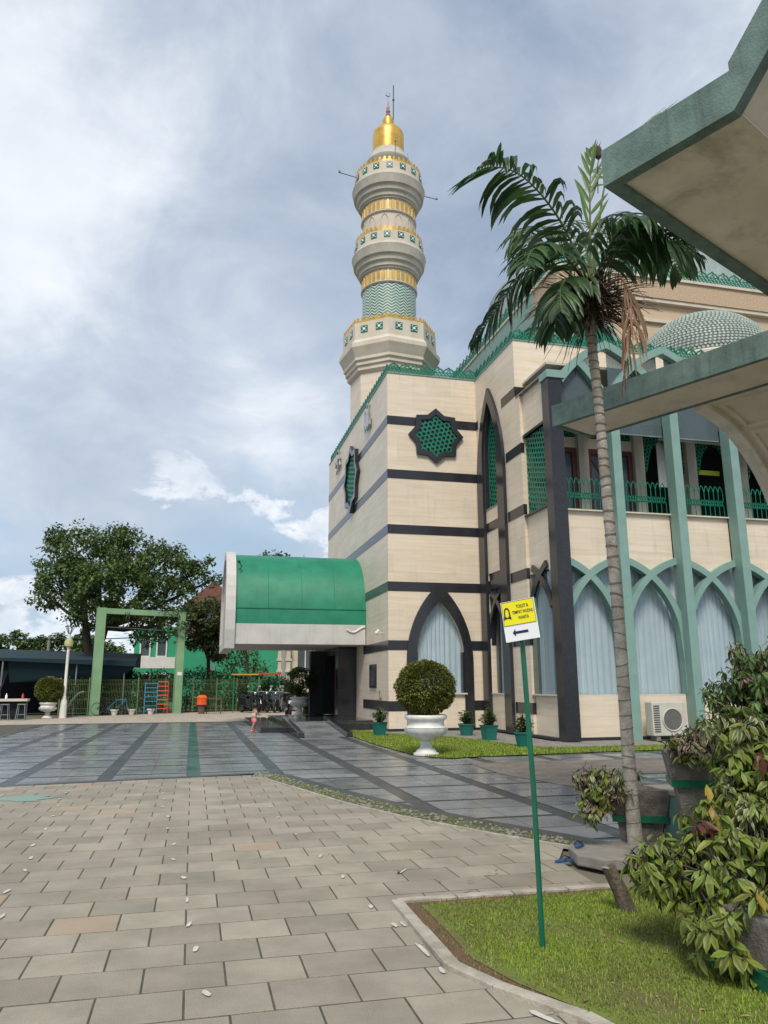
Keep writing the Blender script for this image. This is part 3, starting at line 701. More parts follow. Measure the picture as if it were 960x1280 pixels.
# black granite bands (six levels), butted round the corners
for i, zt in enumerate((1.0, 2.98, 4.96, 6.95, 8.93, 10.92)):
    b = MB(); z0 = zt - .32
    segs = [(0, 3.35)] if zt > 5 else ([(0, .70), (2.90, 3.35)] if zt < 4 else [(0, 3.35)])
    if i == 5: segs = [(0, 1.06), (2.52, 3.35)]
    for x0, x1 in segs: b = MB(); b.box(x0 if x0 else -.012, x1, -.012, -.001, z0, zt); part(b, 'granite_band', m_blackr)
    b = MB(); b.box(-.012, -.001, -.001, 12.3 if i > 2 else 3.9, z0, zt); part(b, 'granite_band', m_blackr)
    for y0, y1 in ([(-.2, -.012)] + ([(-3.862, -2.62)] if i < 5 else [(-3.562, -2.4)])):
        b = MB(); b.box(S0 - .012, S0 - .001, y0, y1, z0, zt); part(b, 'granite_band', m_blackr)
    b = MB()
    if i == 2 or i == 3: b.box(S0 - .012, S0 - .001, -2.0, -.72, z0, zt); part(b, 'granite_band', m_blackr); b = MB()
    if i < 5: b.box(S0 - .012, S0 + .099, -3.864, -3.852, z0, zt)
    if i == 5: b.box(S0 - .012, 3.9, -3.562, -3.551, z0, zt)
    if b.f: part(b, 'granite_band', m_blackr)
b = MB(); b.box(-.02, 3.34, -.02, .28, .03, .12); b.box(S0 - .02, S1, -5.5, -.021, .03, .12); b.box(-.02, .28, .281, 12.3, .03, .12); b.box(3.8, 20, -5.53, -5.3, .03, .12)
part(b, 'granite_skirting', m_blackr)
# front arched window
fw = MB(); fw.band([(.62, .12)] + FA_out + [(2.97, .12)], [(.97, .12)] + FA_in + [(2.65, .12)], -.075, -.001)
fw.box(.97, 1.02, -.001, .2, 1.25, 2.6); fw.box(2.60, 2.65, -.001, .2, 1.25, 2.6)
w_ = part(fw, 'arched_window', m_black)
def curtain_mesh(x0, x1, z0, z1, y, pl='xz', per=.17, amp=.052, gather=None, nx=96, nz=10):
    mb = MB(); ph = rnd(0, 6); b = len(mb.v)
    for j in range(nz + 1):
        zz = z0 + (z1 - z0) * j / nz; fz = 1 - j / nz
        for i in range(nx + 1):
            u = i / nx; x = x0 + (x1 - x0) * u
            if gather: x = x + gather * sin(pi * u) * fz * fz
            a = amp * (.6 + .4 * sin(u * 9 + ph)) * (0.55 + .45 * fz)
            d = a * sin((x - x0) / per * 2 * pi + 1.3 * sin(u * 7 + ph) + .5 * fz * sin(u * 23)) + a * .35 * sin((x - x0) / per * 5.1 + ph)
            mb.v.append((x, y + d, zz) if pl == 'xz' else (y + d, x, zz))
    for j in range(nz):
        for i in range(nx):
            q = b + j * (nx + 1) + i; mb.face((q, q + 1, q + nx + 2, q + nx + 1))
    return mb
o = part(curtain_mesh(.9, 2.72, 1.2, 4.5, .24, gather=.12), 'curtain', m_curtain, w_, smooth='all')
gm = MB(); gm.prism(FA_in, .10, .106); part(gm, 'glass', m_glass, w_)
gm = MB(); gm.box(.9, 2.72, -.09, .0995, 1.2, 1.25); part(gm, 'sill', m_mcream, w_)
# star shaped window on the front face and on the left face
def starpoly(cx, cz, r, r2=None, a0=pi / 2):
    r2 = r2 or r * .80
    return [(cx + (r if i % 2 == 0 else r2) * cos(a0 + i * pi / 8), cz + (r if i % 2 == 0 else r2) * sin(a0 + i * pi / 8)) for i in range(16)]
so, si = starpoly(1.79, 10.27, 1.03), starpoly(1.79, 10.27, .80)
b = MB(); b.band(so, si, -.11, -.0005, closed=True); st = part(b, 'star_window', m_blackr)
b = MB(); lattice(si, -.05, 'xz', b, .15, .032); part(b, 'lattice', m_lattice, st)
b = MB(); b.prism(si, -.012, -.0015); part(b, 'backing', m_darkglass, st)
so, si = starpoly(6.08, 10.15, 1.50), starpoly(6.08, 10.15, 1.24)
b = MB(); b.band(so, si, -.16, -.0005, 'yz', closed=True); st = part(b, 'star_window', m_black)
b = MB(); lattice(si, -.05, 'yz', b, .2, .035); part(b, 'lattice', m_lattice, st)
b = MB(); b.prism(si, -.012, -.0015, 'yz'); part(b, 'backing', m_darkglass, st)
# tall pointed arch with lattice on the flank
TAo = [(-2.56, .12)] + garch(-2.56, -.19, 8.4, 11.72) + [(-.19, .12)]
TAi = [(-2.0, .12)] + garch(-2.0, -.72, 9.3, 11.22) + [(-.72, .12)]
b = MB(); b.band(TAo, TAi, S0 - .11, S0 - .0005, 'yz'); ta = part(b, 'pointed_arch', m_blackr)
LA = [(-2.0, 7.45)] + garch(-2.0, -.72, 9.3, 11.22) + [(-.72, 7.45)]
b = MB(); lattice(LA, S0 + .13, 'yz', b, .15, .034, .012); part(b, 'lattice', m_lattice, ta)
b = MB(); b.prism(LA, S0 + .17, S0 + .2, 'yz'); part(b, 'backing', m_darkglass, ta)
b = MB(); b.band(LA, [(y + (.03 if y < -1.36 else -.03), z) for y, z in LA], S0 + .001, S0 + .13, 'yz'); part(b, 'reveal', m_blackr, ta)
b = MB(); b.box(S0 - .02, S0 + .12, -2.0, -.72, 7.41, 7.452); part(b, 'sill', m_conc, ta)
# lower window below the tall arch
LW = [(-1.99, 1.25)] + garch(-1.99, -.73, 2.8, 4.64) + [(-.73, 1.25)]
b = MB(); hm = len(LW) // 2
b.prism([(-1.36, 5.2), (-1.999, 5.2), (-1.999, 2.8)] + LW[1:hm + 1], S0 + .03, S0 + .2, 'yz'); b.prism([(-.721, 5.2), (-1.36, 5.2)] + LW[hm:-1], S0 + .03, S0 + .2, 'yz'); lw = part(b, 'flank_window', m_blackr)
for s_ in (-1, 1):   # crossing granite ribs
    pass
b = MB()
for (c0, sgn) in ((-2.1, 1), (-.62, -1)):
    r_ = 1.95; P0 = []; P1_ = []
    for i in range(11):
        a = R(8) + R(62) * i / 10; P0.append((c0 + sgn * (r_ - (r_ + .08) * cos(a)), 2.75 + (r_ + .08) * sin(a))); P1_.append((c0 + sgn * (r_ - (r_ - .08) * cos(a)), 2.75 + (r_ - .08) * sin(a)))
    b.band(P0, P1_, S0 - .05 + (.004 if sgn > 0 else 0), S0 + .028, 'yz')
part(b, 'crossing_rib', m_blackr, lw)
part(curtain_mesh(-2.0, -1.05, 1.25, 4.6, S0 + .26, 'yz'), 'curtain', m_curtain, lw, smooth='all')
b = MB(); b.box(S0 + .18, S0 + .186, -1.99, -.73, 1.25, 4.4); part(b, 'glass', m_glass, lw)
b = MB(); b.box(S0 - .03, S0 + .12, -2.0, -.72, 1.215, 1.25); part(b, 'sill', m_mcream, lw)
# lattice panel and lower curtain window in the projecting bay
PL = [(-5.42, 6.58), (-3.86, 6.58), (-3.86, 9.08), (-5.42, 9.08)]
b = MB(); lattice(PL, S0 + .16, 'yz', b, .15, .036, .012); lp = part(b, 'lattice_panel', m_lattice)
b = MB(); b.box(S0 + .2, S0 + .22, -5.42, -3.86, 6.58, 9.08); part(b, 'backing', m_darkglass, lp)
b = MB(); b.box(S0 - .01, S0 + .15, -5.45, -3.862, 6.54, 6.58); b.box(S0 + .05, S0 + .2, -5.45, -3.862, 9.08, 9.16); part(b, 'trim', m_blackr, lp)
b = MB(); b.box(S0 + .22, S0 + .24, -5.45, -3.862, 1.25, 4.75); fk = part(b, 'bay_window', m_sage)
part(curtain_mesh(-5.4, -4.25, 1.25, 4.7, S0 + .15, 'yz'), 'curtain', m_curtain, fk, smooth='all')
b = MB(); b.box(S0 + .06, S0 + .066, -5.4, -3.862, 1.25, 4.7); part(b, 'glass', m_glass, fk)
b = MB(); b.box(S0 - .03, S0 + .14, -5.45, -3.862, 1.215, 1.25); part(b, 'sill', m_mcream, fk)
b = MB(); r_ = 2.386
for (c0, sgn) in ((-5.6, 1), (-3.75, -1)):
    P0 = []; P1_ = []
    for i in range(15):
        a = R(6) + R(60) * i / 14; P0.append((c0 + sgn * (r_ - (r_ + .1) * cos(a)), 2.73 + (r_ + .1) * sin(a))); P1_.append((c0 + sgn * (r_ - (r_ - .1) * cos(a)), 2.73 + (r_ - .1) * sin(a)))
    k = [j for j in range(15) if -5.5 <= P0[j][0] <= -3.6 and -5.5 <= P1_[j][0] <= -3.6]
    b.band([P0[j] for j in k], [P1_[j] for j in k], S0 - .02 + (.005 if sgn > 0 else 0), S0 + .058, 'yz')
part(b, 'crossing_rib', m_blackr, fk)
# black granite pier at the outer corner
b = MB(); b.box(3.34, 3.76, -5.92, -5.47, .05, 10.28); part(b, 'granite_pier', m_blackr, bevel=.01)
b = MB(); b.box(3.30, 3.88, -5.97, -5.42, 10.28, 10.52); part(b, 'pier_cap', m_sage, bevel=.01)

# --- the green columned front, bays 2 m wide
CX = [3.55, 5.44, 7.44, 9.44, 11.44, 13.44, 15.44]
YF = -5.5
for i, x in enumerate(CX[1:]):
    b = MB(); b.box(x - .14, x + .14, -5.92, -5.5, .03, 9.75); part(b, 'column', m_sage, bevel=.012)
def arcpts(c0, sgn, x_off, zs, r, dr, wide, n=26, xmax=1.9):
    P = []
    for i in range(n + 1):
        x = x_off + (xmax - x_off) * (1 - cos(pi / 2 * i / n)) if False else x_off + (xmax - x_off) * (i / n) ** 1.7
        P.append(max(x, 0.0))
    out = []; inn = []
    for x in P:
        # parameter on the centreline circle
        cxx = x_off + r; ca = (cxx - x) / r; ca = max(-1, min(1, ca)); sa = sqrt(1 - ca * ca)
        out.append((c0 + sgn * (cxx - (r + wide) * ca), zs + (r + wide) * sa)); inn.append((c0 + sgn * (cxx - (r - wide) * ca), zs + (r - wide) * sa))
    return out, inn
def zout(x, x_off, zs, r, wide):
    cxx = x_off + r; return zs + sqrt(max(0, (r + wide) ** 2 - (cxx - x) ** 2))
bays = list(zip(CX, CX[1:]))
LOW = (.1, 2.73, 2.386); HIGH = (-.25, 8.43, 3.49); WD = .095
for k, (x0, x1) in enumerate(bays):
    s_ = x1 - x0
    b = MB(); b.box(x0 + .14, x1 - .14, -5.5, -5.3, .12, 1.2); part(b, 'dado_panel', m_trav)
    # panel between the arches and the gallery, lower edge following the arches
    n = 16; low = []
    for i in range(n + 1):
        x = .14 + (s_ - .28) * i / n; z = min(zout(x * 2 / s_, *LOW, WD - .05), zout((s_ - x) * 2 / s_, *LOW, WD - .05)) if False else max(zout(min(x, 1.97), *LOW, WD - .06), zout(min(s_ - x, 1.97), *LOW, WD - .06))
        low.append((x0 + x, z))
    b = MB()
    for p, q in zip(low, low[1:]): b.prism([p, q, (q[0], 6.42), (p[0], 6.42)], -5.46, -5.36)
    part(b, 'spandrel_panel', m_trav)
    b = MB(); b.box(x0 + .14, x1 - .14, -5.56, -5.3, 6.42, 6.46); part(b, 'gallery_ledge', m_mcream)
    # window with curtain, glass and interlaced arch ribs
    b = MB(); b.box(x0 + .14, x1 - .14, -5.5, -5.34, 1.2, 1.245); win = part(b, 'window', m_mcream)
    part(curtain_mesh(x0 - .12, x1 + (.35 if k < 5 else 0), 1.2, 5.2, -5.2 + .05 * (k % 2), gather=(.0, .14, .08, -.1, .1, 0)[k % 6], nx=120), 'curtain', m_curtain, win, smooth='all')
    b = MB(); b.box(x0 + .14, x1 - .14, -5.33, -5.322, 1.245, 5.1); part(b, 'glass', m_glass, win)
    for sgn, c0, dy in ((1, x0, 0), (-1, x1, .006)):
        o_, i_ = arcpts(c0, sgn, *LOW, 0, WD, xmax=s_ - .1)
        o_ = [(c0 + sgn * .005, 1.25)] + o_; i_ = [(c0 + sgn * .155, 1.25), (c0 + sgn * .155, 2.2)] + i_; o_ = [o_[0], (c0 + sgn * .005, 2.2)] + o_[1:]
        b = MB(); b.band(o_, i_, -5.62 + dy, -5.37); part(b, 'arch_rib', m_sage, win)
    # gallery glass arches above
    b = MB(); n = 16; top = []
    for i in range(n + 1):
        x = .14 + (s_ - .28) * i / n; z = max(zout(min(x, 1.97), *HIGH, 0), zout(min(s_ - x, 1.97), *HIGH, 0) if k else 0); top.append((x0 + x, z))
    for p, q in zip(top, top[1:]): b.prism([(p[0], 8.9), (q[0], 8.9), q, p], -5.46, -5.45)
    ag = part(b, 'arch_window', m_smoke)
    for sgn, c0, dy in ((1, x0, 0), (-1, x1, .006)):
        if k == 0 and sgn == 1:
            o_, i_ = arcpts(c0, sgn, *HIGH, 0, WD + .02, xmax=s_ + .012); kk_ = [j for j in range(len(o_)) if o_[j][1] > 10.35]
        else:
            o_, i_ = arcpts(c0, sgn, *HIGH, 0, WD + .02, xmax=s_ + .012); kk_ = list(range(len(o_)))
            if k == 0: kk_ = [j for j in kk_ if o_[j][0] > x0 + .85]
        b = MB(); b.band([o_[j] for j in kk_], [i_[j] for j in kk_], -5.66 + dy, -5.38); part(b, 'arch_rib', m_sage, ag)
    b = MB(); b.box(x0 + .14, x1 - .14, -5.47, -5.44, 8.87, 8.9); part(b, 'transom', m_steel, ag)
    # railing
    b = MB(); y = -5.42; w = .164; nb = int((s_ - .3) / w); xs0 = x0 + (s_ - nb * w) / 2
    for i in range(nb + 1):
        xx = xs0 + i * w; b.bar((xx, y, 6.46), (xx, y, 6.80), .016); b.bar((xx, y, 7.0), (xx, y, 7.22), .016)
        if i < nb:
            m_ = xx + w / 2
            for (a, c_) in (((xx, 7.22), (xx + w * .2, 7.36)), ((xx + w * .2, 7.36), (m_, 7.44)), ((m_, 7.44), (xx + w * .8, 7.36)), ((xx + w * .8, 7.36), (xx + w, 7.22))): b.bar((a[0], y, a[1]), (c_[0], y, c_[1]), .018, .018, (0, 1, 0))
            for (a, c_) in (((xx, 6.8), (m_, 7.0)), ((xx, 7.0), (m_, 6.8)), ((m_, 7.0), (xx + w, 6.8)), ((m_, 6.8), (xx + w, 7.0)), ((xx, 6.9), (xx + w / 4, 6.94)), ((xx, 6.83), (xx + w, 6.83)), ((xx, 6.97), (xx + w, 6.97))): b.bar((a[0], y + .001, a[1]), (c_[0], y + .001, c_[1]), .02, .02, (0, 1, 0))
    b.bar((x0 + .14, y, 6.49), (x1 - .14, y, 6.49), .025)
    part(b, 'railing', m_lattice)
# gallery: floor, soffit, inner colonnade, doors, dark interior
b = MB(); b.box(3.63, 16, -5.34, -1.2, 6.25, 6.41); part(b, 'gallery_floor', m_conc)
b = MB(); b.box(3.63, 16, -5.3, -3.56, 11.0, 11.08); part(b, 'gallery_soffit', m_mgrey)
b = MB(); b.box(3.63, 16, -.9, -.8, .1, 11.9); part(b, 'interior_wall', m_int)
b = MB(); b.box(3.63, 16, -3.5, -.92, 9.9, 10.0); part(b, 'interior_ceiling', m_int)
b = MB(); b.box(15.9, 16, -5.3, -.9, .1, 12); part(b, 'end_wall', m_trav)
INX = [3.75, 5.5, 7.5, 9.45, 11.4, 13.4, 15.4]
for x in INX[1:]:
    b = MB(); b.box(x - .17, x + .17, -3.86, -3.56, 6.41, 9.7)
    for sg in (-1, 1):
        P0 = [(x + sg * (.02 + .9 * (i / 8) ** 1.6), 9.7 + 1.25 * sin(pi / 2 * i / 8)) for i in range(9)]; P1_ = [(p[0] - sg * .15, p[1] + .02) for p in P0]
        b.band(P0, P1_, -3.84 + (.004 if sg > 0 else 0), -3.64)
    part(b, 'inner_column', m_mgrey if x < 6 else m_mgrey)
for k, (x0, x1) in enumerate(zip(INX, INX[1:])):
    a, c_ = x0 + .17, x1 - .17
    if k < 2:
        b = MB(); b.box(a, c_, -3.7, -3.6, 8.95, 9.3); part(b, 'door_lintel', m_mcream)
        b = MB(); b.band([(a + .02, 6.42), (a + .02, 8.93), (c_ - .02, 8.93), (c_ - .02, 6.42)], [(a + .16, 6.42), (a + .16, 8.78), (c_ - .16, 8.78), (c_ - .16, 6.42)], -3.72, -3.6); d_ = part(b, 'door', m_maroon)
        b = MB(); b.box(a + .16, c_ - .16, -3.65, -3.64, 6.42, 8.78); part(b, 'pane', m_winglass, d_)
        b = MB(); b.box((a + c_) / 2 - .06, (a + c_) / 2 + .06, -3.71, -3.66, 6.42, 8.78); b.bar((a + .2, -3.67, 8.6), ((a + c_) / 2, -3.67, 7.6), .03); part(b, 'mullion', m_maroon, d_)
    poly = [(a, 9.35), (c_, 9.35), (c_, 9.95), (a, 9.95)] if k < 2 else [(a, 8.35)] + [(a + .22, 8.35)] + garch(a + .24, c_ - .24, 8.4, 9.45)[1:-1] + [(c_ - .22, 8.35), (c_, 8.35), (c_, 9.75), (a, 9.75)]
    b = MB(); lattice(poly, -3.66, 'xz', b, .12, .026); lt = part(b, 'gallery_lattice', m_lattice)
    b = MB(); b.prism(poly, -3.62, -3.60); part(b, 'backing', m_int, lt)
b = MB(); b.tube([(7.55, -4.9, 9.02), (15.5, -4.9, 9.02)], .035, 8); part(b, 'tie_rod', m_mgrey)
b = MB(); b.box(9.95, 10.75, -3.50, -3.46, 8.40, 8.56); part(b, 'signboard', m_lit)
b = MB(); b.box(8.45, 8.75, -3.42, -3.40, 7.9, 9.6); part(b, 'light_streak_panel', m_signw)  # white panel standing in for a bright upright streak of light

# --- green lattice parapets
def crest(mb, a, b_, z, h=.44, pitch=.41):
    a, b_ = Vector((*a, 0)), Vector((*b_, 0)); d = (b_ - a); L = d.length; d.normalize(); up = Vector((-d.y, d.x, 0)); n = max(1, round(L / pitch)); p = L / n
    Pt = lambda u, w: a + d * u + Vector((0, 0, z + w))
    mb.bar(Pt(0, .03), Pt(L, .03), .05, .05)
    nx = n * 3; q3 = L / nx
    for i in range(nx):     # criss-cross lower band
        u = i * q3
        mb.bar(Pt(u, .05), Pt(u + q3, h * .52), .032, .03, up); mb.bar(Pt(u, h * .52), Pt(u + q3, .05), .032, .034, up)
    mb.bar(Pt(0, h * .30), Pt(L, h * .30), .022, .022); mb.bar(Pt(0, h * .53), Pt(L, h * .53), .03, .028)
    for i in range(n):
        u = i * p; c_ = u + p / 2
        for (q, r_, w) in (((c_ - p * .5, h * .55), (c_ - p * .34, h * .80), .05), ((c_ - p * .34, h * .80), (c_ - p * .16, h * .84), .05), ((c_ - p * .16, h * .84), (c_, h), .055), ((c_, h), (c_ + p * .16, h * .84), .055), ((c_ + p * .16, h * .84), (c_ + p * .34, h * .80), .05), ((c_ + p * .34, h * .80), (c_ + p * .5, h * .55), .05),
                           ((c_ - p * .2, h * .55), (c_, h * .78), .035), ((c_ + p * .2, h * .55), (c_, h * .78), .035)):
            mb.bar(Pt(*q), Pt(*r_), w, w * .8, up)
for (a, b_) in (((0.06, 12.2), (0.06, .06)), ((0.06, .06), (3.42, .06)), ((3.42, .06), (3.42, -3.49)), ((3.42, -3.49), (16, -3.49))):
    b = MB(); crest(b, a, b_, MT); part(b, 'parapet_lattice', m_lattice)
b = MB(); b.box(-.03, .2, .2, 12.3, MT, MT + .03); b.box(-.03, 3.33, -.03, .199, MT, MT + .03); b.box(3.331, 3.55, -3.58, .199, MT, MT + .03); b.box(3.551, 20, -3.58, -3.38, MT, MT + .03); part(b, 'parapet_coping', m_sage)
# --- upper tier, domes
UX, UY, UZ = 7.5, 1.0, 18.55
b = MB(); b.box(UX + .25, 22.4, UY + .25, 16, 12.0, UZ - 1.15); part(b, 'upper_tier', mat('ochre cream render', (.56, .43, .29), .7, (.50, .38, .26), .6, streak=.15))
b = MB(); b.box(UX + .12, 22.5, UY + .12, 16.1, UZ - 2.05, UZ - 1.9); b.box(UX + .05, 22.6, UY + .05, 16.2, UZ - 1.149, UZ - .98); b.box(UX - .08, 22.7, UY - .08, 16.3, UZ - .12, UZ); part(b, 'cornice', m_mcream)
b = MB(); b.box(UX, 22.6, UY, 16.2, UZ - .979, UZ - .121); part(b, 'relief_band', m_orn)
for (a, c_) in (((UX, 15.9), (UX, UY)), ((UX, UY), (22.5, UY))):
    b = MB(); crest(b, a, c_, UZ, .62, .56); part(b, 'parapet_lattice', m_lattice)
TP = [(1.15, 14.2), (1.7, 15.6), (2.6, 16.5), (3.8, 17.0), (5.2, 17.2), (15.8, 17.2)]
b = MB(); b.prism([(15.8, 12.6), (1.15, 12.6)] + TP, UX + .13, UX + .249, 'yz'); gp = part(b, 'arch_panel', m_lattice)
b = MB(); b.band([(y - .10 * (y < 5), z + .45) for y, z in TP], TP, UX - .03, UX + .24, 'yz'); part(b, 'arch_trim', m_sage, gp)
b = MB(); b.box(UX - .04, UX - .001, 3.2, 16.0, UZ - .95, UZ - .13); part(b, 'side_band', m_sage, gp)
P0 = garch(7.9, 10.2, 14.4, 16.3); b = MB(); b.prism([(7.9, 12.6)] + P0 + [(10.2, 12.6)], UY + .13, UY + .249); gp = part(b, 'arch_panel', m_lattice)
P1_ = garch(7.65, 10.45, 14.3, 16.6); b = MB(); b.band(P1_, P0, UY + .0, UY + .24); part(b, 'arch_trim', m_sage, gp)
def dome(c, rx, h, rows, name, base_r=None):
    pf = lambda a: (rx * cos(a), h * sin(a))
    g_ = MB(); g_.lathe([(pf(pi / 2 * i / 20)[0] + 1e-5, pf(pi / 2 * i / 20)[1]) for i in range(21)], c, 64); d_ = part(g_, name, m_domebase, smooth=True)
    tm = MB(); arc = 0
    for j in range(rows):
        a = pi / 2 * (j + .5) / rows
        if a > R(84): break
        r_, z_ = pf(a); circ = 2 * pi * r_; step = (pi / 2 * (rx + h) / 2) / rows * 1.13; n = max(6, int(circ / step)); off = .5 if j % 2 else 0
        T_ = Vector((-rx * sin(a), 0, h * cos(a))).normalized()
        for i in range(n):
            th = 2 * pi * (i + off) / n
            if sin(th) > .35: continue
            er = Vector((cos(th), sin(th), 0)); et = Vector((-sin(th), cos(th), 0)); up = Vector((er.x * T_.x, er.y * T_.x, T_.z)); nr = et.cross(up)
            p = Vector(c) + er * r_ + Vector((0, 0, z_)); rr = step * .44
            if nr.dot(er) < 0: nr = -nr
            k0 = tm.vadd([p + (et * cos(q * pi / 3) + up * sin(q * pi / 3)) * rr + nr * .012 for q in range(6)]); k1 = tm.vadd([p + (et * cos(q * pi / 3) + up * sin(q * pi / 3)) * rr * .75 + nr * .035 for q in range(6)])
            tm.face(range(k1, k1 + 6))
            for q in range(6): tm.face((k0 + q, k0 + (q + 1) % 6, k1 + (q + 1) % 6, k1 + q))
    part(tm, 'dome_tiling', m_dometile, d_)
    return d_
dome((12.55, -.95, 13.3), 2.6, 2.35, 30, 'small_dome')
b = MB(); b.lathe([(2.75, 0), (2.75, 1.0), (2.62, 1.1)], (12.55, -.95, 12.2), 48); part(b, 'dome_drum', m_mcream, smooth=True)
dd = dome((14.8, 8.5, 21.2), 5.8, 3.4, 34, 'large_dome')
b = MB(); b.lathe([(6.62, -3.0), (6.70, -.5), (6.78, -.4), (6.78, .15), (6.3, .3), (5.75, .42)], (14.8, 8.5, 21.2), 64); part(b, 'dome_ring', m_domering, dd, smooth=True)
b = MB(); b.lathe([(.35, 0), (.5, .3), (.2, .6), (.25, .9), (.03, 1.8)], (14.8, 8.5, 24.55), 16); part(b, 'finial', m_gold, dd, smooth=True)

# silver calligraphy emblems on the left face
def strokes(name, S, w, y0, z0, par=mosque):
    b = MB()
    for st in S: b.tube([(-.07, y0 - u, z0 + v) for u, v in st], [w * .6] + [w] * (len(st) - 2) + [w * .5] if len(st) > 2 else w, 6)
    return part(b, name, m_silver, par)
strokes('emblem', [[(-.42, .5), (-.40, -.2), (-.42, -.42)], [(-.15, .35), (-.14, -.3), (-.02, -.4), (.04, -.28), (.05, .4)], [(.05, -.3), (.18, -.42), (.24, -.3), (.25, .52)], [(.24, -.3), (.36, -.44), (.52, -.34), (.5, -.1), (.38, -.14), (.36, -.38)], [(-.05, .5), (.04, .58), (.12, .5), (.2, .6), (.28, .5)]], .055, 3.0, 11.78)
strokes('emblem', [[(-.5, .1), (-.3, .2), (-.2, .02), (-.38, -.08), (-.5, .1)], [(-.2, .02), (.1, .0), (.3, .16), (.05, .3), (.2, -.02), (.05, -.35), (-.3, -.45)], [(.2, -.02), (.4, .02), (.55, .1), (.42, .2), (.36, .04)], [(.5, .1), (.62, -.2), (.4, -.42)], [(-.1, .5), (.1, .62), (.3, .5)]], .06, 9.45, 11.8)
# small framed niche and lamp on the left face
b = MB(); b.band([(1.72, 1.42), (2.70, 1.42), (2.70, 2.24), (1.72, 2.24)], [(1.82, 1.5), (2.60, 1.5), (2.60, 2.16), (1.82, 2.16)], -.05, -.0005, 'yz', closed=True); nf = part(b, 'niche_frame', m_blackr)
b = MB(); b.box(-.012, -.0015, 1.82, 2.60, 1.5, 2.16); part(b, 'pane', m_winglass, nf)
b = MB(); b.tube([(-.002, .75, 3.25), (-.2, .72, 3.3)], .02); b.sphere((-.24, .72, 3.26), .07, 10, 7); b.sphere((-.16, .84, 3.34), .06, 10, 7); part(b, 'wall_lamp', m_white)

# --- porch: barrel canopy, portal, plinth
b = MB()
def barrel(r0, z0, h, n=22): return [(6.05 - r0 * cos(pi * i / n), z0 + h * sin(pi * i / n) ** .82) for i in range(n + 1)]
P0 = barrel(2.6, 3.72, 2.93); P1_ = barrel(2.48, 3.72, 2.80)
b.band(P0, P1_, -4.9, -.002, 'yz'); cnp = part(b, 'porch_canopy', m_cangreen, smooth=True)
b = MB()      # thin standing seams
for i in (1, 21):
    y, z = P0[i]; y2, z2 = P0[i + 1] if i < 11 else P0[i - 1]
    b.bar((-4.88, y - .01, z), (-.02, y - .01, z), .03, .03)
for x in (-3.7, -2.45, -1.2): b.tube([(x, y, z + .004) for y, z in P0[1:-1]], .008, 4)
part(b, 'roof_seam', m_cangreen, cnp)
b = MB(); b.box(-4.9, -.03, 3.42, 3.60, 2.99, 3.73); part(b, 'fascia', m_canwhite, cnp, bevel=.01)
b = MB(); b.box(-4.9, -.03, 8.5, 8.68, 2.99, 3.73); part(b, 'fascia', m_canwhite, cnp, bevel=.01)
b = MB(); b.box(-4.9, -.03, 3.61, 8.49, 3.0, 3.1); part(b, 'soffit', m_canwhite, cnp)
GO = [(3.36, 2.83)] + [(6.05 - 2.78 * cos(pi * i / 22), 3.5 + 3.26 * sin(pi * i / 22) ** .78) for i in range(23)] + [(8.74, 2.83)]
GI = [(3.62, 3.12)] + [(6.05 - 2.4 * cos(pi * i / 22), 3.5 + 2.95 * sin(pi * i / 22) ** .78) for i in range(23)] + [(8.48, 3.12)]
b = MB(); b.band(GO, GI, -5.26, -4.901, 'yz'); b.box(-5.26, -4.902, 3.361, 8.739, 2.832, 3.119); part(b, 'gable_frame', m_canwhite, cnp)
b = MB(); b.prism(GI, -5.16, -5.1, 'yz'); part(b, 'gable_infill', m_mgrey, cnp)
b = MB(); b.sphere((-4.82, 3.9, 6.08), .06, 8, 6); b.tube([(-4.82, 3.9, 6.08), (-4.7, 3.95, 5.9), (-4.78, 3.9, 5.8)], .02); part(b, 'floodlight', m_int, cnp)
b = MB(); b.tube([(-.75 + i * .1, 3.40, 3.55 - .10 * sin(i * .7)) for i in range(8)], .035, 6); part(b, 'emblem', m_whitestone, cnp)
b = MB(); b.box(-.75, -.013, 5.2, 5.75, .3, 2.99); b.box(-.75, -.013, 8.3, 8.9, .3, 2.99); b.box(-.75, -.013, 5.751, 8.299, 2.7, 2.99); po = part(b, 'portal', m_black)
b = MB(); b.box(-.1, -.02, 5.751, 8.299, .3, 2.69); part(b, 'door', m_int, po)
b = MB(); b.box(-.76, -.70, 5.76, 5.82, .3, 2.69); b.box(-.14, -.101, 6.98, 7.06, .3, 2.69); part(b, 'door_frame', m_maroon, po)
b = MB(); b.box(-1.3, -.013, 8.91, 9.35, .3, 2.99); part(b, 'portal_wing', m_rubber, po)
b = MB(); b.box(-3.18, .0, 2.3, 8.0, .012, .30); b.box(-4.05, -3.181, 1.15, 9.38, .012, .17); b.box(-1.45, -.021, 1.5, 2.299, .012, .24); pp = part(b, 'porch_plinth', m_plinth, bevel=.012)
b = MB(); b.hexa([(-3.0, -1.7, .013), (-1.75, -1.7, .013), (-1.75, 2.299, .013), (-3.0, 2.299, .013), (-3.0, -1.7, .02), (-1.75, -1.7, .02), (-1.75, 2.299, .29), (-3.0, 2.299, .29)]); part(b, 'ramp', m_tile, pp)
for x in (-3.19, -1.74):
    b = MB(); b.hexa([(x, -1.75, .012), (x + .18, -1.75, .012), (x + .18, 2.6, .012), (x, 2.6, .012), (x, -1.75, .15), (x + .18, -1.75, .15), (x + .18, 2.6, .46), (x, 2.6, .46)]); part(b, 'ramp_kerb', m_plinth, pp, bevel=.012)
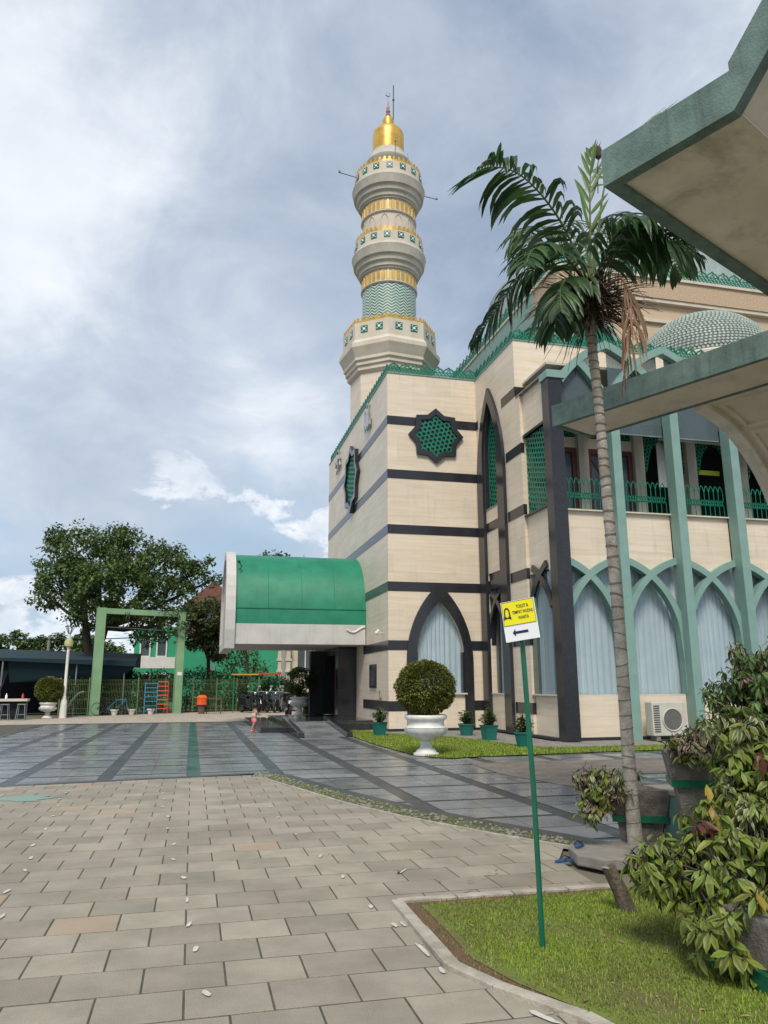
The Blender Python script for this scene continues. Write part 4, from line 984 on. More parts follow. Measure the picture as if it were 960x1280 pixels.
# outdoor air conditioner
ac = thing('air_conditioner', (6.2, -6.12, .17), 'off white outdoor air conditioner unit below the curtained green arches', 'air conditioner')
def local(mb, name, m, par, **k): return mb.build(name, m, par, **k)
b = MB(); b.box(-.52, .52, -.17, .17, 0, .88); local(b, 'casing', m_acw, ac, bevel=.02)
b = MB(); b.tube([(.29 * cos(2 * pi * k / 28), .29 * sin(2 * pi * k / 28), .012) for k in range(29)], .018, 6, cap=False); o = local(b, 'fan_guard', m_acw, ac, loc=(.08, -.172, .42)); o.rotation_euler = (R(90), 0, 0)
b = MB(); b.lathe([(1e-4, .004), (.28, .004), (.28, .012), (1e-4, .012)], (0, 0, 0), 28); o = local(b, 'grille', mat('grey fan mesh', (.13, .13, .12), .6, (.10, .10, .095), 6), ac, loc=(.08, -.172, .42)); o.rotation_euler = (R(90), 0, 0)
b = MB()
for i in range(12): b.box(-.48, -.30, -.178, -.171, .1 + i * .06, .13 + i * .06)
local(b, 'louvre', m_acg, ac)
b = MB(); b.box(-.42, -.3, -.14, .14, -.12, 0); local(b, 'foot', m_conc, ac)
b = MB(); b.box(.3, .42, -.14, .14, -.12, 0); local(b, 'foot', m_conc, ac)

# ================================================================== THE MINARET
MX, MY = 3.1, 11.8
mn = thing('minaret', (MX, MY, 0), 'tall cream minaret with gold cap, balcony rings and green chevron shaft', 'minaret')
def mp(mb, name, m, par=mn, **k): return mb.build(name, m, par, **k)
OCT = dict(n=8, a0=pi / 8 + R(8))
b = MB(); b.lathe([(2.08, 0), (2.08, 17.15)], **OCT); base = mp(b, 'octagonal_base', m_trav)
b = MB(); b.lathe([(2.10, 17.05), (2.26, 17.2), (2.26, 17.4), (2.36, 17.45), (2.36, 17.62), (2.46, 17.7), (2.46, 17.85), (2.60, 18.15), (2.70, 18.35), (2.70, 18.58), (2.58, 18.68), (2.52, 18.8), (2.52, 18.95)], **OCT); mp(b, 'octagonal_cornice', m_mcream)
b = MB(); b.lathe([(2.50, 18.95), (2.50, 19.72), (2.42, 19.72), (2.42, 19.2), (1e-3, 19.2)], **OCT); mp(b, 'octagonal_parapet', m_mcream)
b = MB(); b.lathe([(1.46, 19.2), (1.46, 22.35)], n=48); mp(b, 'chevron_shaft', m_chev, smooth=True)
def ringset(z, first):
    """gold arcade, stepped cornice and parapet of one balcony; z = underside of the arcade"""
    b = MB(); b.lathe([(1.50, z - .1), (1.55, z - .05), (1.55, z), (1.50, z + .04)], n=48); mp(b, 'ring_moulding', m_mcream, smooth=True)
    b = MB(); b.lathe([(1.47, z + .03), (1.47, z + .72)], n=48); mp(b, 'arcade_drum', m_mcream, smooth=True)
    b = MB()
    for i in range(34):
        a = 2 * pi * i / 34; er = Vector((cos(a), sin(a), 0)); et = Vector((-sin(a), cos(a), 0)); c0 = er * 1.475
        P = [(-.09, z + .05), (.09, z + .05), (.09, z + .5), (.05, z + .6), (0, z + .66), (-.05, z + .6), (-.09, z + .5)]
        k = b.vadd([c0 + et * u + Vector((0, 0, v)) for u, v in P] + [c0 + er * .035 + et * u * .8 + Vector((0, 0, v)) for u, v in P])
        b.face(range(k + 7, k + 14))
        for q in range(7): b.face((k + q, k + (q + 1) % 7, k + 7 + (q + 1) % 7, k + 7 + q))
    mp(b, 'gold_arcade', m_gold)
    b = MB(); zz = z + .70
    b.lathe([(1.5, zz), (1.56, zz + .02), (1.56, zz + .1), (1.64, zz + .14), (1.66, zz + .34), (1.78, zz + .42), (1.82, zz + .66), (1.94, zz + .72), (2.0, zz + 1.0), (2.03, zz + 1.12), (2.05, zz + 1.2), (2.0, zz + 1.3), (1.92, zz + 1.36), (1.90, zz + 1.42)], n=56); mp(b, 'stepped_cornice', m_mgrey, smooth=True)
    zz += 1.42
    b = MB(); b.lathe([(1.88, zz), (1.88, zz + .62), (1.80, zz + .62), (1.80, zz + .2), (1e-3, zz + .2)], n=56); mp(b, 'balcony_parapet', m_mcream, smooth=True)
    return zz
def ornaments(r, z, n, h, a0=0, oct_=False):
    for i in range(n):
        if oct_:
            f_ = i // 2; aa = pi / 8 + R(8) + pi / 8 + f_ * pi / 4; er = Vector((cos(aa), sin(aa), 0)); et = Vector((-sin(aa), cos(aa), 0)); c0 = er * (r * cos(pi / 8)) + et * (.42 if i % 2 else -.42)
        else:
            aa = a0 + 2 * pi * i / n; er = Vector((cos(aa), sin(aa), 0)); et = Vector((-sin(aa), cos(aa), 0)); c0 = er * r
        b = MB(); Z = Vector((0, 0, 1)); c1 = c0 + Z * z
        b.obox(c1 + er * .012, et, er, Z, h * .5, .014, h * .5); o = mp(b, 'ornament_tile', m_green)
        b = MB()
        for q in range(8):
            u, v = cos(q * pi / 4), sin(q * pi / 4); rr = h * .26 if q % 2 else h * .20
            if q % 2: b.obox(c1 + er * .03 + et * u * h * .40 + Z * v * h * .40, et, er, Z, h * .07, .008, h * .07)
        b.obox(c1 + er * .03, (et + Z).normalized(), er, (Z - et).normalized(), h * .16, .01, h * .16); b.obox(c1 + er * .033, et, er, Z, h * .15, .01, h * .15)
        b.build('ornament_star', m_signw, o)
def cresting(r, z, n, h, oct_=False):
    b = MB()
    for i in range(n):
        if oct_:
            per = n // 8; f_ = i // per; aa = pi / 8 + R(8) + pi / 8 + f_ * pi / 4; er = Vector((cos(aa), sin(aa), 0)); et = Vector((-sin(aa), cos(aa), 0)); hw = r * sin(pi / 8); c0 = er * (r * cos(pi / 8)) + et * (-hw + 2 * hw * ((i % per) + .5) / per); w = hw / per
        else:
            aa = 2 * pi * (i + .5) / n; er = Vector((cos(aa), sin(aa), 0)); et = Vector((-sin(aa), cos(aa), 0)); c0 = er * r; w = pi * r / n
        P = [(-w, 0), (w, 0), (w * .95, h * .35), (w * .45, h * .45), (w * .6, h * .7), (0, h), (-w * .6, h * .7), (-w * .45, h * .45), (-w * .95, h * .35)]; m_ = len(P)
        k = b.vadd([c0 + er * .02 + et * u + Vector((0, 0, z + v)) for u, v in P] + [c0 - er * .02 + et * u + Vector((0, 0, z + v)) for u, v in P])
        b.face(range(k, k + m_)); b.face(range(k + 2 * m_ - 1, k + m_ - 1, -1))
        for q in range(m_): b.face((k + q, k + m_ + q, k + m_ + (q + 1) % m_, k + (q + 1) % m_))
    mp(b, 'gold_cresting', m_gold)
ornaments(2.5, 19.33, 16, .38, oct_=True); cresting(2.46, 19.70, 56, .34, True)
z2 = ringset(22.35, True); ornaments(1.88, z2 + .36, 16, .33, .1); cresting(1.84, z2 + .60, 44, .34)
b = MB(); b.lathe([(1.45, z2 + .2), (1.45, 26.6)], n=48); sh = mp(b, 'upper_shaft', m_mcream, smooth=True)
for i in range(12):
    a = 2 * pi * i / 12 + .12; er = Vector((cos(a), sin(a), 0)); et = Vector((-sin(a), cos(a), 0)); b = MB()
    P = garch(-.2, .2, 26.0, 26.35, 6); P = [(-.2, 24.9)] + P + [(.2, 24.9)]
    for (p, q) in zip(P, P[1:]): b.bar(er * 1.462 + et * p[0] + Vector((0, 0, p[1])), er * 1.462 + et * q[0] + Vector((0, 0, q[1])), .03, .03)
    b.build('blind_arch', m_mcream, sh)
z3 = ringset(26.55, False); ornaments(1.88, z3 + .36, 16, .33, .18); cresting(1.84, z3 + .60, 44, .34)
b = MB(); b.lathe([(1.02, z3 + .2), (1.02, 29.75), (1.08, 29.8), (1.10, 30.0), (1.22, 30.15), (1.26, 30.35), (1.2, 30.45), (1.05, 30.75), (.93, 30.98), (.90, 31.05)], n=44); mp(b, 'lantern_drum', m_mgrey, smooth=True)
b = MB(); b.lathe([(.90, 31.02), (.90, 32.2), (.86, 32.42), (.70, 32.62), (.42, 32.78), (.33, 32.88), (.33, 33.3), (.27, 33.48), (.10, 33.58), (.02, 33.6)], n=40); mp(b, 'gold_cap', m_gold, smooth=True)
b = MB(); b.lathe([(.12, 33.55), (.16, 33.7), (.08, 33.8), (.13, 33.95), (.07, 34.08), (.10, 34.2), (.045, 34.4), (.02, 34.9)], n=14); m_fin = mat('faded red finial', (.42, .10, .07), .4, (.35, .3, .28), 6); fi = mp(b, 'finial', m_fin, smooth=True)
b = MB(); b.tube([(.0 + .13 * sin(a_), 0, 35.12 - .13 * cos(a_)) for a_ in [R(-150 + 15 * i) for i in range(21)]], [.012 + .02 * sin(pi * i / 20) for i in range(21)], 6); b.build('crescent', m_fin, fi)
b = MB(); b.tube([(.33, .1, 32.7), (.36, .1, 35.9)], .03, 6); b.sphere((.35, .1, 34.9), .07, 8, 6); mp(b, 'antenna', m_bike)
for (dx, dy) in ((-1, -.25), (1, .1)):
    b = MB(); b.tube([(dx * 1.7, dy * 1.7, 28.93), (dx * 2.9, dy * 2.9, 28.88)], .025, 6); b.sphere((dx * 2.95, dy * 2.95, 28.92), .07, 8, 6); b.tube([(dx * 2.95, dy * 2.95, 28.9), (dx * 2.95, dy * 2.95, 29.05)], .02, 6); mp(b, 'lamp_arm', m_steel)
b = MB(); b.tube([(-.1, -1.85, 29.4), (-.1, -2.0, 30.4)], .025, 6); b.sphere((-.1, -2.0, 30.42), .06, 8, 6); mp(b, 'lamp_arm', m_steel)
b = MB(); b.tube([(1.3, 0, 29.6), (1.15, 0, 31.4)], .015, 6); b.bar((1.1, 0, 30.6), (1.25, 0, 30.6), .06); mp(b, 'aerial', m_steel)
b = MB(); b.band([(-.35, 14.0), (-.35, 15.4), (0, 15.8), (.35, 15.4), (.35, 14.0)], [(-.25, 14.0), (-.25, 15.35), (0, 15.65), (.25, 15.35), (.25, 14.0)], -1.98, -1.92); o = mp(b, 'relief', m_silver)

# ================================================================== CONCRETE CANOPIES OF THE NEIGHBOURING WALKWAY
AC_ = Vector((.4263, -.9046, 0)); E_ = Vector((.9046, .4263, 0)); Zv = Vector((0, 0, 1))
def cb(mb, A, a0, a1, e0, e1, z0, z1, za=0.0):
    """box in the canopy frame; za = extra height at a1 (sloping)"""
    P = lambda a, e, z: A + AC_ * a + E_ * e + Zv * z
    mb.hexa([P(a0, e1, z0), P(a0, e0, z0), P(a1, e0, z0 + za), P(a1, e1, z0 + za), P(a0, e1, z1), P(a0, e0, z1), P(a1, e0, z1 + za), P(a1, e1, z1 + za)])
UA = Vector((-3.62, -20.75, 0))
uc = thing('entrance_canopy', (0, 0, 0), 'stained concrete porch roof with thick green edge, nearest the camera at top right', 'canopy')
SL = 1.13
b = MB(); cb(b, UA, 0, .95, 0, .09, 5.0, 5.29); cb(b, UA, .95, 3.2, 0, .09, 5.0, 5.29 + .06, 2.25 * SL); o = b.build('fascia', m_sage_old, uc)
b = MB(); cb(b, UA, 0, .10, .0905, 4.2, 5.0, 5.29); b.build('edge_beam', m_sage_old, uc)
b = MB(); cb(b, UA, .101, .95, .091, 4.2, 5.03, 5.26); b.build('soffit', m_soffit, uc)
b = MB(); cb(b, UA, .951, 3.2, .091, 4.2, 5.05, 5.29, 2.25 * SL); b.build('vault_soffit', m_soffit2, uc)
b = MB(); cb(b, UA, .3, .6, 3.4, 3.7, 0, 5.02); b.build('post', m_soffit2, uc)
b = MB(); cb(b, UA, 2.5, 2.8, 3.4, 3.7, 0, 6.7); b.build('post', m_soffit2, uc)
b = MB(); cb(b, UA, .95, 2.6, .75, 1.5, 5.7, 8.2); b.build('roof_turret', m_soffit2, uc)
LA_ = Vector((-1.65, -15.89, 0))
lc = thing('walkway_canopy', (0, 0, 0), 'long green edged concrete beam with coffered beige vault, behind the palm trunk', 'canopy')
b = MB(); cb(b, LA_, 0, 6, 0, .07, 5.0, 5.30); b.build('fascia', m_sage_old, lc)
b = MB(); cb(b, LA_, 0, .07, .0705, .83, 5.0, 5.30); b.build('end_fascia', m_sage_old, lc)
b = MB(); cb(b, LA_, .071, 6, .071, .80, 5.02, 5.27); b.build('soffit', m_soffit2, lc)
b = MB(); cb(b, LA_, .071, 6, .80, .83, 5.0, 5.30); b.build('rear_edge', m_sage_old, lc)
VR = 2.15; V0 = 1.64
def vp_(a, x, r=0.0):
    th = math.asin(min(1, x / VR)); return LA_ + AC_ * a + E_ * (.83 + x - r * sin(th)) + Zv * (5.0 - (VR - sqrt(max(0, VR * VR - x * x))) - r * cos(th))
def vstrip(mb, a0, a1, x0, x1, r0, r1, n=12):
    xs_ = [x0 + (x1 - x0) * i / n for i in range(n + 1)]
    k = mb.vadd([vp_(a0, x, r0) for x in xs_] + [vp_(a1, x, r0) for x in xs_] + [vp_(a0, x, r1) for x in xs_] + [vp_(a1, x, r1) for x in xs_]); m_ = n + 1
    for i in range(n):
        mb.face((k + i, k + i + 1, k + m_ + i + 1, k + m_ + i)); mb.face((k + 2 * m_ + i, k + 3 * m_ + i, k + 3 * m_ + i + 1, k + 2 * m_ + i + 1))
        mb.face((k + i, k + 2 * m_ + i, k + 2 * m_ + i + 1, k + i + 1)); mb.face((k + m_ + i, k + m_ + i + 1, k + 3 * m_ + i + 1, k + 3 * m_ + i))
    for i in (0, n): mb.face((k + i, k + m_ + i, k + 3 * m_ + i, k + 2 * m_ + i))
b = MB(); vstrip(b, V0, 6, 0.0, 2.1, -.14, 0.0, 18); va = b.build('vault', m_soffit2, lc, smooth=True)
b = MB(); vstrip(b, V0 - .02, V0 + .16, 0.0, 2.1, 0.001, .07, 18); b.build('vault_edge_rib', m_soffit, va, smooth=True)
for a in (V0 + .24, V0 + 1.25, V0 + 2.26):
    for (x0, x1) in ((.10, .80), (.88, 1.5)):
        b = MB(); vstrip(b, a, a + .05, x0, x1, .001, .035, 8); vstrip(b, a + .87, a + .92, x0, x1, .001, .035, 8); vstrip(b, a + .0501, a + .8699, x0, x0 + .05, .001, .035, 2); vstrip(b, a + .0501, a + .8699, x1 - .05, x1, .001, .035, 2)
        b.build('coffer_frame', m_soffit2, va)
b = MB(); cb(b, LA_, V0, V0 + .35, 2.93, 3.25, 0, 4.6); b.build('post', m_soffit2, lc)
b = MB(); cb(b, LA_, 4.9, 5.25, 2.93, 3.25, 0, 4.6); b.build('post', m_soffit2, lc)

# ================================================================== THE PALM
palm = thing('palm_tree', (-2.26, -18.28, 0), 'slender ringed palm with dark fronds and one dead brown frond hanging down', 'palm tree')
PO = Vector((-2.26, -18.28, 0))
TRK = [(-2.25, -18.28, -.03), (-2.26, -18.28, .1), (-2.27, -18.28, .49), (-2.27, -18.28, .99), (-2.27, -18.28, 1.6), (-2.275, -18.28, 2.27), (-2.30, -18.27, 3.4), (-2.32, -18.27, 4.35), (-2.34, -18.26, 4.97), (-2.345, -18.26, 5.30), (-2.345, -18.26, 5.62)]
RAD = [.095, .074, .064, .060, .057, .055, .052, .050, .049, .062, .08]
def interp(pts, u):
    f_ = u * (len(pts) - 1); i = min(int(f_), len(pts) - 2); f_ -= i; g_ = lambda k: Vector(pts[max(0, min(len(pts) - 1, k))])
    p0, p1, p2, p3 = g_(i - 1), g_(i), g_(i + 1), g_(i + 2)
    return .5 * ((2 * p1) + (p2 - p0) * f_ + (2 * p0 - 5 * p1 + 4 * p2 - p3) * f_ ** 2 + (3 * p1 - p0 - 3 * p2 + p3) * f_ ** 3)
def rint(R_, u): f_ = u * (len(R_) - 1); i = min(int(f_), len(R_) - 2); return R_[i] + (R_[i + 1] - R_[i]) * (f_ - i)
b = MB(); NN = 150; b.tube([interp(TRK, i / NN) - PO for i in range(NN + 1)], [rint(RAD, i / NN) * (1 + rnd(-.025, .03)) for i in range(NN + 1)], 14); pt = b.build('trunk', m_bark, palm, smooth='all')
b = MB(); z = .3
while z < 5.2:
    u = None
    # find parameter for the height
    lo, hi = 0, 1
    for _ in range(22):
        md = (lo + hi) / 2
        if interp(TRK, md).z < z: lo = md
        else: hi = md
    p = interp(TRK, lo) - PO; r_ = rint(RAD, lo); ti = rnd(-.02, .02); hh = rnd(.0025, .006) if z < 2.2 else rnd(.005, .011)
    k = []
    for q in range(14):
        a = 2 * pi * q / 14; rr = r_ + rnd(.0015, .004) + (.002 if z > 2.2 else 0); dz = ti * cos(a)
        k.append((p + Vector((rr * cos(a), rr * sin(a), dz - hh)), p + Vector((rr * cos(a), rr * sin(a), dz + hh))))
    kb_ = b.vadd([x[0] for x in k] + [x[1] for x in k])
    for q in range(14): b.face((kb_ + q, kb_ + (q + 1) % 14, kb_ + 14 + (q + 1) % 14, kb_ + 14 + q))
    z += rnd(.10, .15) * (1.0 if z < 3.4 else .75)
b.build('bark_pattern', m_barkring, pt)
def frond(name, pts, n, L0, w, m, sag=.35, spread=60, start=.15, stiff_tip=.0, side=None, ragged=.0, rr=.016):
    mb = MB(); pts_ = [interp(pts, i / 24) - PO for i in range(25)]; mb.tube(pts_, [rr * (1 - .8 * i / 24) for i in range(25)], 5)
    r_ob = mb.build('rachis', m_rachis if m is not m_dead else m_dead, palm); lf = MB()
    for i in range(n):
        u = start + (1 - start) * i / (n - 1); p = interp(pts, u) - PO; T_ = (interp(pts, min(1, u + .02)) - interp(pts, max(0, u - .02))).normalized()
        sd_ = T_.cross(Zv)
        if sd_.length < .15: sd_ = T_.cross(Vector((0, 1, 0)))
        sd_.normalize(); up = sd_.cross(T_)
        env = sin(pi * min(1, (u * .82 + .16))) ** .6
        for sg in (-1, 1):
            if ragged and random.random() < ragged: continue
            an = R(spread * (1 - .55 * max(0, u - .55)) + rnd(-9, 9)); d_ = (T_ * cos(an) + sd_ * sg * sin(an) + up * (rnd(-.55, .05) if (u < .66 and sag > .3) else rnd(-.1, .12))).normalized(); Ln = L0 * env * rnd(.85, 1.1); s_ = sag * rnd(.6, 1.4) * (1 if u < .66 else 1 - stiff_tip)
            # blade as a strip of five sections bending under gravity
            ns = 5; q = p + d_ * .01; dd_ = d_.copy(); prev = None; ww = w * rnd(.85, 1.15)
            for j in range(ns + 1):
                wj = ww * (.35, .9, 1.0, .88, .6, .04)[j]; sx = dd_.cross(up)
                if sx.length < .05: sx = dd_.orthogonal()
                sx.normalize(); nn = sx.cross(dd_); k = lf.vadd([q + sx * wj + nn * wj * .25, q, q - sx * wj + nn * wj * .25])
                if prev is not None:
                    lf.face((prev, prev + 1, k + 1, k)); lf.face((prev + 1, prev + 2, k + 2, k + 1))
                prev = k; q = q + dd_ * Ln / ns; dd_ = (dd_ - Zv * s_ * (.25 + .2 * j)).normalized()
    lf.build('frond', m, r_ob) if False else lf.build(name, m, palm)
FR = {'f1': [[-2.34, -18.26, 5.80], [-2.74, -18.47, 6.34], [-3.22, -18.66, 6.64], [-3.62, -18.77, 6.62], [-3.9, -18.86, 6.40]], 'f2': [[-2.36, -18.26, 5.72], [-2.7, -18.17, 6.0], [-3.01, -18.0, 5.90], [-3.26, -17.83, 5.54], [-3.47, -17.68, 5.22]], 'f3': [[-2.37, -18.26, 5.62], [-2.72, -18.45, 5.52], [-2.90, -18.6, 5.25], [-2.98, -18.68, 4.97]], 'f4': [[-2.31, -18.27, 5.85], [-2.27, -18.28, 6.59], [-2.19, -18.2, 7.1], [-2.1, -18.14, 7.55]], 'f5': [[-2.22, -18.19, 5.9], [-1.78, -17.9, 7.45], [-1.12, -17.64, 8.42], [-0.30, -17.45, 9.15]], 'f6': [[-2.28, -18.28, 5.80], [-2.16, -18.62, 6.2], [-1.92, -18.88, 6.24], [-1.68, -19.15, 5.95]], 'f7': [[-2.29, -18.28, 5.85], [-1.59, -17.93, 6.56], [-0.97, -17.67, 6.80], [-0.57, -17.46, 6.60]], 'dead': [[-2.35, -18.36, 5.55], [-2.17, -18.61, 5.66], [-2.14, -18.72, 5.35], [-2.18, -18.71, 4.90], [-2.27, -18.68, 4.45]], 'f8': [[-2.36, -18.26, 5.81], [-2.45, -17.72, 6.7], [-2.41, -17.22, 7.1], [-2.36, -16.8, 7.0]], 'f9': [[-2.36, -18.26, 5.78], [-2.84, -18.66, 5.82], [-3.3, -19.0, 5.62], [-3.5, -19.17, 5.32]], 'f10': [[-2.33, -18.27, 5.85], [-1.98, -17.63, 6.85], [-1.79, -17.06, 7.4], [-1.76, -16.55, 7.5]], 'f11': [[-2.28, -18.28, 5.8], [-2.38, -18.77, 5.98], [-2.4, -19.18, 5.86], [-2.5, -19.40, 5.45]], 'f12': [[-2.31, -18.27, 5.81], [-1.73, -17.59, 7.02], [-1.07, -17.03, 7.6], [-0.54, -16.65, 7.5]], 'f14': [[-2.30, -18.3, 5.8], [-2.1, -18.5, 6.15], [-1.75, -18.75, 6.15], [-1.45, -18.95, 5.8]], 'f15': [[-2.38, -18.3, 5.6], [-2.55, -18.55, 5.62], [-2.66, -18.8, 5.35], [-2.70, -18.9, 5.0]], 'f13': [[-2.42, -18.35, 5.62], [-2.81, -18.77, 5.50], [-3.05, -18.98, 5.25], [-3.11, -19.06, 4.98]]}
for k, n, L0, w, m, sag, spr, st_, tipst in (('f1', 34, .62, .027, m_frond, 1.0, 58, .12, .80), ('f2', 34, .50, .025, m_frond, .9, 48, .22, .1), ('f3', 26, .55, .028, m_frond, .8, 40, .1, .3), ('f4', 9, .52, .022, m_frondl, .04, 22, .25, 1), ('f5', 30, .42, .018, m_frondl, .12, 50, .3, .3), ('f6', 28, .62, .032, m_frond, 1.1, 58, .12, .1), ('f7', 30, .66, .032, m_frond, 1.2, 58, .12, .1), ('f8', 26, .62, .027, m_frond, 1.0, 60, .2, .2), ('f9', 26, .50, .029, m_frond, .6, 50, .15, .3), ('f10', 18, .45, .022, m_frond, .5, 60, .3, .2), ('f12', 28, .62, .030, m_frond, 1.1, 60, .2, .2), ('f13', 24, .5, .028, m_frond, .7, 45, .1, .3), ('f14', 26, .6, .030, m_frond, 1.1, 55, .15, .1)):
    frond('frond', FR[k], n, L0, w, m, sag, spr, st_, tipst)
frond('dead_frond', FR['dead'], 28, .56, .016, m_dead, 1.3, 24, .25, 0, ragged=.2)
b = MB()      # hanging brown flower stalks round the crown shaft
for i in range(380):
    a = rnd(0, 2 * pi); r0 = rnd(.03, .14); p = Vector((-.08 + r0 * cos(a), .02 + r0 * sin(a), rnd(5.30, 5.72))); d_ = Vector((cos(a), sin(a), rnd(-.4, 1.2))).normalized(); L_s = rnd(.22, .72); q = [p]
    for j in range(6): p = p + d_ * L_s / 6 ; d_ = (d_ - Zv * rnd(.05, .30) + Vector((rnd(-.15, .15), rnd(-.15, .15), 0))).normalized(); q.append(p)
    b.tube(q, [.008, .007, .006, .005, .004, .003, .002], 4)
b.build('flower_stalk', m_fibre, palm)
b = MB()
for i in range(260):
    a = rnd(0, 2 * pi); p = Vector((-.08 + rnd(.02, .2) * cos(a), .02 + rnd(.02, .2) * sin(a), rnd(5.25, 5.72))); b.leaf(p, Vector((cos(a), sin(a), rnd(-1.6, .3))), Zv, rnd(.10, .3), rnd(.006, .014), .2, .3)
b.build('fibre_tuft', m_fibre, palm)
b = MB(); b.tube([(-2.15 + 2.26, 0, 6.9), (-2.10 + 2.26, .05, 7.30), (-2.06 + 2.26, .07, 7.42)], .006, 5); b.sphere((.20, .08, 7.50), .045, 8, 7, 2.0); b.build('flower_spathe', m_fibre, palm)

# ================================================================== PLANTING
def scatter_leaves(mb, c, r, n, L, w, shell=.55, fold=.25, four=False, dens=2.2, cut=None, outward=.75, droop=.2, thin=True):
    c = Vector(c); rx, ry, rz = (r, r, r) if isinstance(r, (int, float)) else r; k = 0; tr = 0
    while k < n and tr < n * 6:
        tr += 1
        v = Vector((rnd(-1, 1), rnd(-1, 1), rnd(-1, 1))); l = v.length
        if l > 1 or l < .05: continue
        rad = shell + (1 - shell) * random.random() ** .6; v.normalize(); s_ = 1 + (.22 if thin else .12) * mnoise.noise(v * dens * (1 if thin else 2.5) + c * .7)
        p = Vector((v.x * rx, v.y * ry, v.z * rz)) * rad * s_
        if thin and mnoise.noise((c + p) * (1.6 / max(.35, max(rx, rz) ** .5))) < -.22 + rnd(-.12, .12): continue
        k += 1; d_ = (v * outward + Vector((rnd(-1, 1), rnd(-1, 1), rnd(-1, .6)))).normalized()
        mb.leaf(c + p, d_, Vector((rnd(-.4, .4), rnd(-.4, .4), 1)), L * rnd(.7, 1.25), w * rnd(.8, 1.2), fold, droop, four)

def urn(loc, H, label, group, bh=0):
    t_ = thing('garden_urn', loc, label, 'urn', group)
    s_ = H / .82
    P = [(.27, 0), (.27, .035), (.22, .06), (.20, .10), (.13, .15), (.115, .20), (.14, .27), (.10, .30), (.16, .33), (.30, .37), (.40, .43), (.435, .50), (.44, .56), (.40, .585), (.385, .62), (.39, .70), (.45, .745), (.455, .78), (.43, .82), (.39, .82), (.37, .74), (1e-3, .72)]
    b = MB(); b.lathe([(r_ * s_, z_ * s_) for r_, z_ in P[:10]], n=40); b.build('foot', m_whitestone, t_, smooth=True)
    b = MB(); b.lathe([(r_ * s_, z_ * s_) for r_, z_ in P[9:12]] + [(.442 * s_, .55 * s_)], n=64, flute=10, fl=.06); b.lathe([(r_ * s_, z_ * s_) for r_, z_ in P[12:]], n=40); b.build('bowl', m_whitestone, t_, smooth=True)
    b = MB(); b.lathe([(.37 * s_, .745 * s_), (1e-3, .76 * s_)], n=24); b.build('soil', m_soil, t_)
    return t_
def ball_bush(loc, z0, R_, n, L, w, label, m, m2, sparse=False, sq=.92):
    t_ = thing('topiary_bush', loc, label, 'topiary', None)
    b = MB(); zc_ = z0 + R_ * .98
    for i in range(5): a = i * 1.3; b.tube([(0.03 * cos(a), .03 * sin(a), -.05), (.05 * cos(a), .05 * sin(a), (zc_) * .35), (.45 * R_ * cos(a), .45 * R_ * sin(a), zc_)], [.032, .025, .008], 6)
    b.build('trunk', m_trunk, t_)
    b = MB(); scatter_leaves(b, (0, 0, zc_), (R_, R_, R_ * sq), n, L, w, .62 if sparse else .82, dens=1.2, outward=1.2, thin=sparse); b.build('foliage', m, t_)
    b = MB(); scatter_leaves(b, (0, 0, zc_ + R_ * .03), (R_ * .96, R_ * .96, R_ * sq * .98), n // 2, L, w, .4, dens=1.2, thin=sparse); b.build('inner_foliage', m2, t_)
    return t_
urn((-1.21, -8.19, .023), .86, 'large white fluted urn standing on the lawn before the arched window', 'white garden urns')
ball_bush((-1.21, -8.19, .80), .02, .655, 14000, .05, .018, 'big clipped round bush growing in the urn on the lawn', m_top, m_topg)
b = MB(); b.lathe([(.62, 0), (.62, .12), (.5, .14), (.5, .26), (1e-3, .27)], (0, 0, 0), 36); pd = thing('urn_plinth', (-1.78, 8.72, .012), 'low round white plinth under the urn beside the dark portal', 'plinth'); b.build('round_step', m_whitestone, pd, smooth=True)
urn((-1.78, 8.72, .28), .74, 'white urn on a round plinth on the porch beside the dark portal', 'white garden urns')
ball_bush((-1.78, 8.72, .96), .04, .66, 4200, .07, .026, 'sparse twiggy round bush in the porch urn', m_pot, m_treeo, True)
urn((-13.0, 15.6, .012), .74, 'white urn at the far left in front of the dark tent', 'white garden urns')
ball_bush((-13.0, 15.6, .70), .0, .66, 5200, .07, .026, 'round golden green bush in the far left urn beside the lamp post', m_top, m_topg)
PB = None
